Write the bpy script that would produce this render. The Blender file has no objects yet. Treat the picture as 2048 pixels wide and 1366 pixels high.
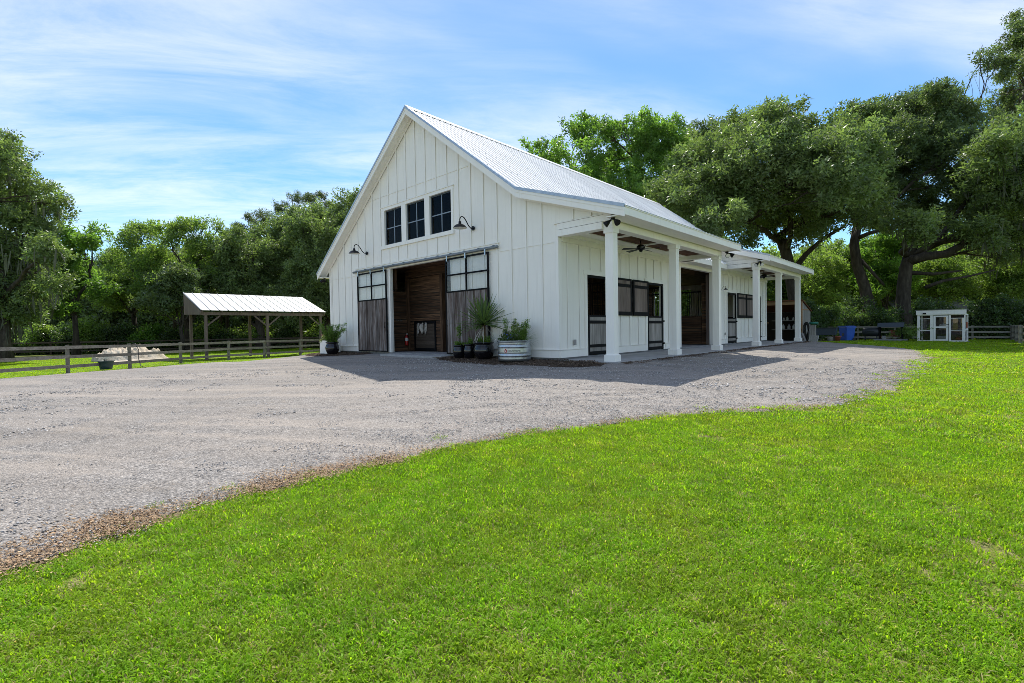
import bpy, math, random
import numpy as np
from mathutils import Vector, Matrix

random.seed(7)
rng = np.random.default_rng(11)
scene = bpy.context.scene
col = scene.collection

# ------------------------------------------------------------------ camera
CAM_R = np.array([[0.73175398, 0.68136487, -0.01667432],
                  [-0.00383772, 0.02858329, 0.99958405],
                  [-0.68155806, 0.73138561, -0.02353082]])
CAM_C = np.array([8.68398801, -11.35215279, 0.84])
FPX = 975.34
cam_data = bpy.data.cameras.new('camera')
cam = bpy.data.objects.new('camera', cam_data)
col.objects.link(cam)
cam_data.sensor_width = 36.0
cam_data.lens = FPX / 2048 * 36.0
cam_data.clip_start = 0.05
cam_data.clip_end = 4000
mw = Matrix.Identity(4)
for i in range(3):
    mw[i][0] = CAM_R[0][i]; mw[i][1] = CAM_R[1][i]; mw[i][2] = -CAM_R[2][i]; mw[i][3] = CAM_C[i]
cam.matrix_world = mw
scene.camera = cam

# ------------------------------------------------------------------ sky, sun, exposure
SUN_EL = math.radians(55.5)
SUN_DIR = Vector((-0.513, 0.455, 0.0)).normalized() * math.cos(SUN_EL) + Vector((0, 0, math.sin(SUN_EL)))
world = bpy.data.worlds.new('World')
scene.world = world
world.use_nodes = True
wn = world.node_tree.nodes; wl = world.node_tree.links
wn.clear()
w_out = wn.new('ShaderNodeOutputWorld')
w_bg = wn.new('ShaderNodeBackground')
w_bg.inputs['Strength'].default_value = 0.112
w_sky = wn.new('ShaderNodeTexSky')
w_sky.sky_type = 'NISHITA'
w_sky.sun_disc = False
w_sky.sun_elevation = SUN_EL
w_sky.sun_rotation = math.atan2(SUN_DIR.x, SUN_DIR.y)
w_sky.altitude = 0
w_sky.air_density = 1.0
w_sky.dust_density = 0.1
w_sky.ozone_density = 2.5
# thin cirrus over the whole dome: noise on the direction projected to a flat layer
w_tc = wn.new('ShaderNodeTexCoord')
w_sep = wn.new('ShaderNodeSeparateXYZ')
wl.new(w_tc.outputs['Generated'], w_sep.inputs[0])
def wmath(op, a, b=None):
    n = wn.new('ShaderNodeMath'); n.operation = op
    for k, v in ((0, a), (1, b)):
        if v is None: continue
        if isinstance(v, (int, float)): n.inputs[k].default_value = v
        else: wl.new(v, n.inputs[k])
    return n.outputs[0]
zc = wmath('ADD', wmath('MAXIMUM', w_sep.outputs['Z'], 0.0), 0.10)
ux = wmath('DIVIDE', w_sep.outputs['X'], zc); uy = wmath('DIVIDE', w_sep.outputs['Y'], zc)
w_cmb = wn.new('ShaderNodeCombineXYZ'); wl.new(ux, w_cmb.inputs[0]); wl.new(uy, w_cmb.inputs[1])
def cloud_layer(scale, rot, sx, sy, lo, hi, detail=9, rough=0.62, dist=0.6, off=0.0):
    m0 = wn.new('ShaderNodeMapping'); wl.new(w_cmb.outputs[0], m0.inputs['Vector'])
    m0.inputs['Rotation'].default_value = (0, 0, math.radians(rot))
    m = wn.new('ShaderNodeMapping'); wl.new(m0.outputs[0], m.inputs['Vector'])
    m.inputs['Scale'].default_value = (sx, sy, 1); m.inputs['Location'].default_value = (off, off * 0.7, 0)
    n = wn.new('ShaderNodeTexNoise'); wl.new(m.outputs[0], n.inputs['Vector'])
    n.inputs['Scale'].default_value = scale; n.inputs['Detail'].default_value = detail
    n.inputs['Roughness'].default_value = rough; n.inputs['Distortion'].default_value = dist
    r = wn.new('ShaderNodeMapRange'); wl.new(n.outputs['Fac'], r.inputs['Value'])
    r.inputs['From Min'].default_value = lo; r.inputs['From Max'].default_value = hi
    r.interpolation_type = 'SMOOTHSTEP'
    return r.outputs['Result']
c_big = cloud_layer(0.60, -48, 0.55, 1.2, 0.36, 0.62, detail=4, rough=0.55, dist=0.25, off=3.1)
c_fine = cloud_layer(1.7, -52, 0.5, 1.5, 0.22, 0.74, detail=13, rough=0.68, dist=0.5, off=1.3)
c_fac = wmath('ADD', wmath('MULTIPLY', wmath('MULTIPLY', c_big, c_fine), 0.42), 0.18)
w_mix = wn.new('ShaderNodeMixRGB'); w_mix.blend_type = 'MIX'
w_hs = wn.new('ShaderNodeHueSaturation'); w_hs.inputs['Saturation'].default_value = 1.6; w_hs.inputs['Value'].default_value = 0.80
wl.new(w_sky.outputs[0], w_hs.inputs['Color'])
wl.new(c_fac, w_mix.inputs['Fac']); wl.new(w_hs.outputs[0], w_mix.inputs['Color1'])
w_mix.inputs['Color2'].default_value = (6.3, 6.0, 5.6, 1)
wl.new(w_mix.outputs[0], w_bg.inputs['Color'])
wl.new(w_bg.outputs[0], w_out.inputs['Surface'])

sun_data = bpy.data.lights.new('sun', 'SUN')
sun_data.energy = 3.0
sun_data.angle = math.radians(0.53)
sun_data.color = (1.0, 0.955, 0.88)
sun = bpy.data.objects.new('sun', sun_data)
col.objects.link(sun)
sun.rotation_euler = SUN_DIR.to_track_quat('Z', 'Y').to_euler()

scene.view_settings.view_transform = 'Standard'
scene.view_settings.look = 'None'
scene.view_settings.exposure = 1.06
scene.view_settings.gamma = 1.0
scene.view_settings.use_curve_mapping = False
scene.cycles.use_denoising = True
scene.cycles.denoising_prefilter = 'NONE'
scene.cycles.use_adaptive_sampling = False
scene.cycles.filter_width = 0.8
scene.cycles.max_bounces = 6
scene.cycles.diffuse_bounces = 4
scene.cycles.glossy_bounces = 2
scene.cycles.transmission_bounces = 4
scene.cycles.transparent_max_bounces = 8
scene.cycles.sample_clamp_indirect = 4.0

# ------------------------------------------------------------------ placing helpers
def ray(px, py):
    return CAM_R.T @ np.array([(px - 1024) / FPX, -(py - 683) / FPX, 1.0])
def at(px, py, depth):
    """world point seen at a photograph pixel, at that distance along the view axis"""
    return CAM_C + ray(px, py) * depth
def depth_of(p):
    return float((CAM_R @ (np.asarray(p, float) - CAM_C))[2])
def gz(x, y):
    """height of the ground: the barn stands on a raised pad"""
    dx = np.maximum(np.maximum(3 * (-13.85 - x), x - 1.95), 0)
    dy = np.maximum(np.maximum(-y, 0.42 * (y - 20.2)), 0)
    return -0.1 - 0.68 * (1 - np.exp(-np.hypot(dx, dy) / 9))
def ground_at(px, py):
    r = ray(px, py); t = 0.5
    while t < 400:
        p = CAM_C + r * t
        if p[2] < gz(p[0], p[1]): return p
        t *= 1.0015
    return p
def stand(px, depth):
    """ground point under picture column px at a given depth"""
    p = at(px, 660, depth)
    return np.array([p[0], p[1], float(gz(p[0], p[1]))])

# ------------------------------------------------------------------ node helpers / materials
MATS = {}
class NT:
    def __init__(s, name):
        s.m = bpy.data.materials.new(name); s.m.use_nodes = True
        s.n = s.m.node_tree.nodes; s.l = s.m.node_tree.links
        s.b = s.n['Principled BSDF']; s.out = s.n['Material Output']
        MATS[name] = s.m
    def put(s, sock, v):
        if hasattr(v, 'is_output'): s.l.new(v, sock)
        elif isinstance(v, (tuple, list)) and len(v) == 3 and sock.type == 'RGBA': sock.default_value = (*v, 1)
        else: sock.default_value = v
    def pos(s, scale=(1, 1, 1), rnd=0.0):
        g = s.n.new('ShaderNodeNewGeometry'); m = s.n.new('ShaderNodeMapping')
        s.l.new(g.outputs['Position'], m.inputs['Vector']); m.inputs['Scale'].default_value = scale
        if rnd:
            c = s.n.new('ShaderNodeCombineXYZ')
            r = s.math('MULTIPLY', s.random(), rnd)
            for k in range(3): s.l.new(r, c.inputs[k])
            s.l.new(c.outputs[0], m.inputs['Location'])
        return m.outputs[0]
    def random(s):
        return s.n.new('ShaderNodeObjectInfo').outputs['Random']
    def attr(s, name):
        a = s.n.new('ShaderNodeAttribute'); a.attribute_name = name; return a.outputs['Fac']
    def noise(s, vec, scale, detail=4, rough=0.55, dist=0.0):
        t = s.n.new('ShaderNodeTexNoise'); s.l.new(vec, t.inputs['Vector'])
        t.inputs['Scale'].default_value = scale; t.inputs['Detail'].default_value = detail
        t.inputs['Roughness'].default_value = rough; t.inputs['Distortion'].default_value = dist
        return t.outputs['Fac']
    def voro(s, vec, scale, out='Color'):
        t = s.n.new('ShaderNodeTexVoronoi'); s.l.new(vec, t.inputs['Vector'])
        t.inputs['Scale'].default_value = scale
        return t.outputs[out]
    def math(s, op, a, b=None, clamp=False):
        n = s.n.new('ShaderNodeMath'); n.operation = op; n.use_clamp = clamp
        s.put(n.inputs[0], a)
        if b is not None: s.put(n.inputs[1], b)
        return n.outputs[0]
    def rng(s, v, a, b, c=0.0, d=1.0):
        n = s.n.new('ShaderNodeMapRange'); s.put(n.inputs['Value'], v)
        for k, x in zip(('From Min', 'From Max', 'To Min', 'To Max'), (a, b, c, d)): n.inputs[k].default_value = x
        return n.outputs['Result']
    def mix(s, f, a, b, mode='MIX'):
        n = s.n.new('ShaderNodeMixRGB'); n.blend_type = mode
        s.put(n.inputs['Fac'], f); s.put(n.inputs['Color1'], a); s.put(n.inputs['Color2'], b)
        return n.outputs[0]
    def ramp(s, v, stops):
        n = s.n.new('ShaderNodeValToRGB'); s.put(n.inputs['Fac'], v)
        e = n.color_ramp.elements
        while len(e) < len(stops): e.new(0.5)
        for k, (p, c) in enumerate(stops): e[k].position = p; e[k].color = (*c, 1)
        return n.outputs['Color']
    def bump(s, h, strength=0.3, dist=0.01):
        n = s.n.new('ShaderNodeBump'); s.put(n.inputs['Height'], h)
        n.inputs['Strength'].default_value = strength; n.inputs['Distance'].default_value = dist
        s.l.new(n.outputs[0], s.b.inputs['Normal'])
    def set(s, base=None, rough=None, metal=None, spec=None):
        if base is not None: s.put(s.b.inputs['Base Color'], base)
        if rough is not None: s.put(s.b.inputs['Roughness'], rough)
        if metal is not None: s.put(s.b.inputs['Metallic'], metal)
        if spec is not None: s.put(s.b.inputs['Specular IOR Level'], spec)
        return s.m

def flat(name, c, rough=0.6, metal=0.0, spec=0.5, var=0.12, scale=6.0, rnd=0.0):
    t = NT(name)
    n = t.noise(t.pos(), scale, 5)
    v = t.rng(n, 0.3, 0.7, 1 - var, 1 + var)
    if rnd: v = t.math('MULTIPLY', v, t.rng(t.random(), 0, 1, 1 - rnd, 1 + rnd))
    b = t.mix(1.0, c, v, 'MULTIPLY')
    return t.set(b, t.rng(n, 0.3, 0.7, max(rough - 0.08, 0.02), min(rough + 0.08, 1)), metal, spec)

def painted(name, c, dirt=(0.42, 0.38, 0.30)):
    t = NT(name)
    n1 = t.noise(t.pos(), 0.9, 5, 0.6); n2 = t.noise(t.pos((6, 6, 0.35)), 1.5, 5, 0.6)
    f = t.math('MULTIPLY', t.rng(n2, 0.52, 0.85, 0, 1), t.rng(n1, 0.4, 0.75, 0.08, 0.5))
    b = t.mix(f, c, dirt)
    b = t.mix(1.0, b, t.rng(n1, 0.25, 0.75, 0.94, 1.03), 'MULTIPLY')
    t.bump(t.noise(t.pos((1, 1, 0.15)), 70, 3), 0.06, 0.003)
    return t.set(b, t.rng(n2, 0.3, 0.7, 0.42, 0.6), 0.0, 0.4)

def wood(name, axis, stops, rnd=30.0, fine=22.0, along=1.1, bright=0.3, rough=0.8):
    """grain running along one world axis, every board with its own figure"""
    t = NT(name)
    sc = [fine] * 3; sc[axis] = along
    p = t.pos(tuple(sc), rnd)
    n1 = t.noise(p, 1.0, 6, 0.65, 0.4)
    sc2 = [5.0] * 3; sc2[axis] = 0.5
    n2 = t.noise(t.pos(tuple(sc2), rnd), 1.0, 4)
    v = t.math('ADD', t.math('MULTIPLY', n1, 0.65), t.math('MULTIPLY', n2, 0.35))
    c = t.ramp(v, stops)
    c = t.mix(1.0, c, t.rng(t.random(), 0, 1, 1 - bright, 1 + bright), 'MULTIPLY')
    t.bump(n1, 0.4, 0.006)
    return t.set(c, rough, 0, 0.3)

painted('white_siding', (0.88, 0.852, 0.79))
painted('white_trim', (0.885, 0.86, 0.805))
flat('black_steel', (0.006, 0.0065, 0.008), 0.6, 0.0, 0.10, 0.2, 9)
flat('lamp_black', (0.006, 0.0065, 0.008), 0.35, 0.0, 0.2, 0.2, 20)
flat('lamp_white', (0.75, 0.75, 0.72), 0.4)
flat('concrete', (0.36, 0.355, 0.345), 0.85, 0, 0.2, 0.22, 2.2)
flat('concrete_old', (0.22, 0.22, 0.22), 0.9, 0, 0.2, 0.3, 3.0)
flat('zinc', (0.42, 0.46, 0.50), 0.42, 0.75, 0.5, 0.2, 7)
flat('track_zinc', (0.20, 0.225, 0.25), 0.45, 0.6, 0.4, 0.2, 7)
flat('bright_zinc', (0.46, 0.50, 0.53), 0.30, 0.9, 0.5, 0.18, 5)
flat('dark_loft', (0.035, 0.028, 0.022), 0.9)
flat('black_glaze', (0.006, 0.006, 0.008), 0.10, 0, 0.6, 0.3, 8)
flat('potting_soil', (0.035, 0.024, 0.017), 0.95, 0, 0.1, 0.5, 30)
flat('red_paint', (0.42, 0.018, 0.014), 0.35)
flat('white_plastic', (0.7, 0.7, 0.68), 0.4)
flat('jug_white', (0.45, 0.45, 0.43), 0.5)
flat('blue_plastic', (0.012, 0.085, 0.42), 0.42, 0, 0.5, 0.12, 3)
flat('dark_plastic', (0.02, 0.024, 0.03), 0.5)
flat('slate_plastic', (0.05, 0.065, 0.085), 0.5)
flat('green_plastic', (0.02, 0.16, 0.11), 0.4)
flat('dark_green_plastic', (0.018, 0.05, 0.04), 0.5)
flat('hose_black', (0.01, 0.01, 0.011), 0.45)
flat('terracotta', (0.30, 0.09, 0.045), 0.8)
flat('rust', (0.16, 0.06, 0.03), 0.85, 0.2, 0.3, 0.4, 9)
flat('rope', (0.5, 0.47, 0.42), 0.9, 0, 0.2, 0.2, 40)
flat('cinder', (0.33, 0.32, 0.31), 0.95, 0, 0.1, 0.2, 20)
flat('shingle', (0.2, 0.195, 0.19), 0.9, 0, 0.2, 0.25, 4)
flat('flower_pink', (0.62, 0.30, 0.30), 0.7)
flat('flower_white', (0.75, 0.72, 0.58), 0.7)
flat('flower_blue', (0.10, 0.13, 0.55), 0.7)
flat('logo_dark', (0.02, 0.02, 0.025), 0.5)
flat('muntin_grey', (0.22, 0.27, 0.33), 0.5)
flat('moss_grey', (0.115, 0.125, 0.085), 0.95, 0, 0.1, 0.3, 4)
VW = [(0.36, (0.022, 0.014, 0.010)), (0.44, (0.075, 0.052, 0.042)), (0.51, (0.15, 0.122, 0.108)), (0.58, (0.24, 0.22, 0.21)), (0.67, (0.50, 0.48, 0.465))]
wood('barn_board', 2, VW, bright=0.28)
wood('door_board', 2, [(0.3, (0.10, 0.085, 0.075)), (0.48, (0.26, 0.24, 0.22)), (0.62, (0.38, 0.355, 0.33)), (0.8, (0.5, 0.47, 0.44))], bright=0.18)
wood('leaf_board', 2, [(0.3, (0.09, 0.065, 0.055)), (0.5, (0.20, 0.155, 0.135)), (0.65, (0.27, 0.22, 0.20)), (0.8, (0.36, 0.31, 0.29))], bright=0.22)
BR = [(0.34, (0.016, 0.008, 0.004)), (0.46, (0.062, 0.033, 0.018)), (0.56, (0.135, 0.074, 0.041)), (0.68, (0.25, 0.145, 0.08))]
wood('stall_board_x', 0, BR, bright=0.4)
wood('stall_board_y', 1, BR, bright=0.4)
wood('stall_post', 2, BR, bright=0.3)
wood('porch_ceiling', 1, [(0.3, (0.05, 0.022, 0.012)), (0.55, (0.11, 0.048, 0.025)), (0.8, (0.18, 0.085, 0.045))], bright=0.2)
wood('fence_wood', 0, [(0.3, (0.09, 0.08, 0.062)), (0.5, (0.21, 0.19, 0.155)), (0.65, (0.29, 0.27, 0.225)), (0.8, (0.4, 0.375, 0.32))], fine=14, along=2.5, bright=0.2)
wood('fence_post', 2, [(0.3, (0.08, 0.075, 0.055)), (0.5, (0.19, 0.18, 0.14)), (0.65, (0.27, 0.25, 0.2)), (0.8, (0.36, 0.34, 0.28))], fine=14, along=2.0, bright=0.2)
wood('dark_fence', 0, [(0.3, (0.035, 0.025, 0.018)), (0.6, (0.085, 0.065, 0.05)), (0.8, (0.15, 0.12, 0.095))], bright=0.2)
wood('shelter_wood', 2, [(0.3, (0.06, 0.045, 0.037)), (0.5, (0.13, 0.10, 0.085)), (0.7, (0.2, 0.165, 0.14))], bright=0.2)
wood('shed_board', 2, [(0.3, (0.11, 0.10, 0.09)), (0.5, (0.24, 0.225, 0.205)), (0.7, (0.36, 0.34, 0.31))], bright=0.2)
wood('shed_beam', 0, [(0.3, (0.14, 0.075, 0.035)), (0.5, (0.29, 0.17, 0.085)), (0.7, (0.42, 0.27, 0.15))], bright=0.2)
wood('bark', 2, [(0.3, (0.018, 0.015, 0.012)), (0.5, (0.055, 0.045, 0.036)), (0.65, (0.10, 0.085, 0.07)), (0.8, (0.17, 0.15, 0.125))], fine=5, along=1.6, bright=0.15, rough=0.95)
wood('palm_bark', 2, [(0.3, (0.03, 0.02, 0.012)), (0.55, (0.13, 0.08, 0.05)), (0.75, (0.24, 0.16, 0.10))], fine=40, along=30, bright=0.1, rough=0.95)

def metal_roof(name, c, metal, rough):
    t = NT(name)
    n = t.noise(t.pos((0.4, 3.0, 0.4)), 1.2, 5)
    b = t.mix(1.0, c, t.rng(n, 0.3, 0.7, 0.88, 1.07), 'MULTIPLY')
    b = t.mix(1.0, b, t.rng(t.random(), 0, 1, 0.94, 1.05), 'MULTIPLY')
    return t.set(b, t.rng(n, 0.3, 0.7, rough - 0.07, rough + 0.1), metal, 0.5)
metal_roof('roof_metal', (0.83, 0.815, 0.785), 0.05, 0.5)
metal_roof('shelter_metal', (0.42, 0.42, 0.41), 0.1, 0.5)
flat('screw_grey', (0.16, 0.16, 0.17), 0.5)

def glass(name, tint, refl=1.0):
    t = NT(name); t.n.remove(t.b)
    tr = t.n.new('ShaderNodeBsdfTransparent'); tr.inputs[0].default_value = (*tint, 1)
    gl = t.n.new('ShaderNodeBsdfGlossy'); gl.inputs['Roughness'].default_value = 0.015
    lw = t.n.new('ShaderNodeLayerWeight'); lw.inputs['Blend'].default_value = 0.5
    f5 = t.math('ADD', t.math('MULTIPLY', t.math('POWER', lw.outputs['Facing'], 5.0), 0.96), 0.04)
    mx = t.n.new('ShaderNodeMixShader')
    t.l.new(t.math('MULTIPLY', f5, refl, True), mx.inputs[0])
    t.l.new(tr.outputs[0], mx.inputs[1]); t.l.new(gl.outputs[0], mx.inputs[2])
    t.l.new(mx.outputs[0], t.out.inputs['Surface'])
glass('door_glass', (0.92, 0.93, 0.93), 1.0)
glass('window_glass', (0.55, 0.52, 0.48), 0.28)

def leaf(name, c, trans, tfac=0.42, rough=0.45, var=0.35, hue=0.25, tint_attr=False, patch=None, spec=0.35):
    """thin leaf: reflects on the lit side, glows when the sun stands behind it"""
    t = NT(name)
    r = t.math('FRACT', t.math('ADD', t.random(), t.attr('rnd')))
    v = t.rng(r, 0, 1, 1 - var, 1 + var)
    if tint_attr: v = t.math('MULTIPLY', v, t.rng(t.attr('tint'), 0, 1, 0.65, 1.35))
    yel = (c[0] * 1.45 + 0.008, c[1] * 1.2, c[2] * 0.9)
    base = t.mix(t.math('MULTIPLY', t.math('FRACT', t.math('MULTIPLY', r, 7.31)), hue), c, yel)
    if patch:
        n = t.noise(t.pos(), patch[0], 4, 0.6)
        base = t.mix(t.rng(n, patch[1], patch[2], 0, patch[4]), base, patch[3])
    if tint_attr:   # a share of dry straw blades
        base = t.mix(t.rng(t.attr('dry'), 0.45, 0.55), base, (0.36, 0.31, 0.15))
    base = t.mix(1.0, base, v, 'MULTIPLY')
    t.set(base, rough, 0, spec)
    tl = t.n.new('ShaderNodeBsdfTranslucent')
    k = t.mix(1.0, base, tuple(x / max(y, 1e-4) for x, y in zip(trans, c)), 'MULTIPLY')
    t.l.new(k, tl.inputs['Color'])
    mx = t.n.new('ShaderNodeMixShader'); mx.inputs[0].default_value = tfac
    t.l.new(t.b.outputs[0], mx.inputs[1]); t.l.new(tl.outputs[0], mx.inputs[2])
    t.l.new(mx.outputs[0], t.out.inputs['Surface'])
leaf('oak_leaf', (0.120, 0.172, 0.072), (0.27, 0.42, 0.08), 0.34, 0.42, spec=0.35)
leaf('dark_leaf', (0.096, 0.143, 0.062), (0.22, 0.34, 0.07), 0.32, 0.42, spec=0.35)
leaf('bright_leaf', (0.100, 0.190, 0.042), (0.26, 0.50, 0.05), 0.42, 0.45, spec=0.3)
leaf('olive_leaf', (0.122, 0.190, 0.058), (0.31, 0.50, 0.065), 0.44, 0.45, spec=0.3)
leaf('pine_leaf', (0.080, 0.120, 0.056), (0.16, 0.23, 0.05), 0.35)
leaf('shrub_leaf', (0.056, 0.096, 0.038), (0.13, 0.24, 0.04), 0.40, 0.34, spec=0.45)
leaf('pale_leaf', (0.22, 0.27, 0.11), (0.3, 0.38, 0.1), 0.36)
leaf('pot_leaf', (0.10, 0.19, 0.032), (0.2, 0.36, 0.04), 0.4)
leaf('palm_leaf', (0.13, 0.21, 0.065), (0.2, 0.33, 0.06), 0.36, var=0.25)
leaf('grass_blade', (0.150, 0.285, 0.011), (0.36, 0.64, 0.011), 0.45, 0.5, 0.22, 0.35, True, spec=0.12,
     patch=(1.3, 0.44, 0.66, (0.22, 0.29, 0.02), 0.6))

def ground_mat():
    t = NT('turf_soil')
    p = t.pos()
    n1 = t.noise(p, 0.35, 5, 0.6); n2 = t.noise(p, 9.0, 6, 0.7); n3 = t.noise(p, 60, 3)
    c = t.mix(t.rng(n1, 0.42, 0.62), (0.13, 0.185, 0.022), (0.21, 0.21, 0.05))
    c = t.mix(t.rng(n2, 0.45, 0.62, 0, 0.85), c, (0.30, 0.245, 0.14))
    c = t.mix(1.0, c, t.rng(n3, 0.25, 0.75, 0.6, 1.35), 'MULTIPLY')
    t.bump(t.math('ADD', n2, n3), 0.8, 0.03)
    t.set(c, 0.95, 0, 0.1)
ground_mat()
def gravel_mat():
    t = NT('gravel')
    p = t.pos()
    big = t.noise(p, 0.16, 5, 0.6, 0.8)
    mid = t.noise(t.pos((1.0, 0.6, 1)), 1.3, 6, 0.65, 0.5)
    grain = t.noise(p, 38, 4, 0.75)
    cell = t.voro(p, 62.0, 'Color'); cell2 = t.voro(p, 27.0, 'Color')
    d = t.voro(p, 62.0, 'Distance')
    sep = t.n.new('ShaderNodeSeparateColor'); t.l.new(cell, sep.inputs[0])
    sep2 = t.n.new('ShaderNodeSeparateColor'); t.l.new(cell2, sep2.inputs[0])
    stone = t.ramp(sep.outputs[0], [(0.0, (0.09, 0.084, 0.078)), (0.3, (0.245, 0.226, 0.206)), (0.7, (0.38, 0.347, 0.31)), (1.0, (0.63, 0.585, 0.53))])
    stone = t.mix(0.4, stone, t.ramp(sep2.outputs[1], [(0.0, (0.14, 0.136, 0.134)), (1.0, (0.50, 0.47, 0.44))]))
    fines = t.mix(t.rng(big, 0.35, 0.65), (0.43, 0.372, 0.312), (0.325, 0.288, 0.252))
    c = t.mix(t.rng(mid, 0.35, 0.68, 0.0, 0.55), stone, fines)
    g = t.n.new('ShaderNodeMapping'); t.l.new(p, g.inputs['Vector']); g.inputs['Rotation'].default_value = (0, 0, math.radians(-28))
    g2 = t.n.new('ShaderNodeMapping'); t.l.new(g.outputs[0], g2.inputs['Vector']); g2.inputs['Scale'].default_value = (0.10, 1.5, 1)
    trk = t.noise(g2.outputs[0], 1.0, 5, 0.6, 0.5)
    c = t.mix(t.rng(trk, 0.50, 0.64, 0.0, 0.7), c, fines)
    c = t.mix(1.0, c, t.rng(trk, 0.30, 0.70, 0.80, 1.16), 'MULTIPLY')
    straw = t.noise(p, 0.8, 7, 0.72, 1.2)
    c = t.mix(t.math('MULTIPLY', t.rng(straw, 0.60, 0.74, 0, 0.6), t.rng(grain, 0.45, 0.6)), c, (0.32, 0.235, 0.14))
    c = t.mix(1.0, c, t.math('MULTIPLY', t.rng(big, 0.25, 0.75, 0.80, 1.08), t.rng(grain, 0.3, 0.7, 0.6, 1.3)), 'MULTIPLY')
    h = t.math('ADD', t.math('SUBTRACT', t.math('MULTIPLY', t.noise(p, 5, 5, 0.7), 1.0), t.math('MULTIPLY', d, 0.8)), t.math('MULTIPLY', grain, 0.6))
    t.bump(h, 0.9, 0.022)
    t.set(c, 0.93, 0, 0.15)
gravel_mat()
def simple_stone(name, a, b):
    t = NT(name); r = t.random()
    c = t.mix(r, a, b); n = t.attr('tint')
    t.set(t.mix(1.0, c, t.rng(n, 0, 1, 0.45, 1.5), 'MULTIPLY'), 0.9, 0, 0.2)
simple_stone('gravel_stone', (0.34, 0.325, 0.315), (0.45, 0.425, 0.40))
simple_stone('wood_chip', (0.28, 0.175, 0.10), (0.42, 0.30, 0.18))
simple_stone('dark_chip', (0.085, 0.06, 0.045), (0.2, 0.145, 0.10))
def mulch_mat():
    t = NT('mulch'); p = t.pos()
    n = t.noise(p, 22, 6, 0.7); n2 = t.voro(p, 45, 'Distance')
    c = t.ramp(n, [(0.3, (0.03, 0.022, 0.017)), (0.5, (0.09, 0.066, 0.05)), (0.68, (0.18, 0.135, 0.10)), (0.85, (0.32, 0.26, 0.2))])
    t.bump(t.math('ADD', n, n2), 0.9, 0.03); t.set(c, 0.95, 0, 0.1)
mulch_mat()
def sand_mat():
    t = NT('sand'); p = t.pos()
    n = t.noise(p, 2.2, 7, 0.7)
    c = t.ramp(n, [(0.3, (0.30, 0.24, 0.17)), (0.5, (0.52, 0.45, 0.35)), (0.7, (0.63, 0.56, 0.45))])
    t.bump(n, 0.7, 0.12); t.set(c, 0.95, 0, 0.1)
sand_mat()

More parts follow.
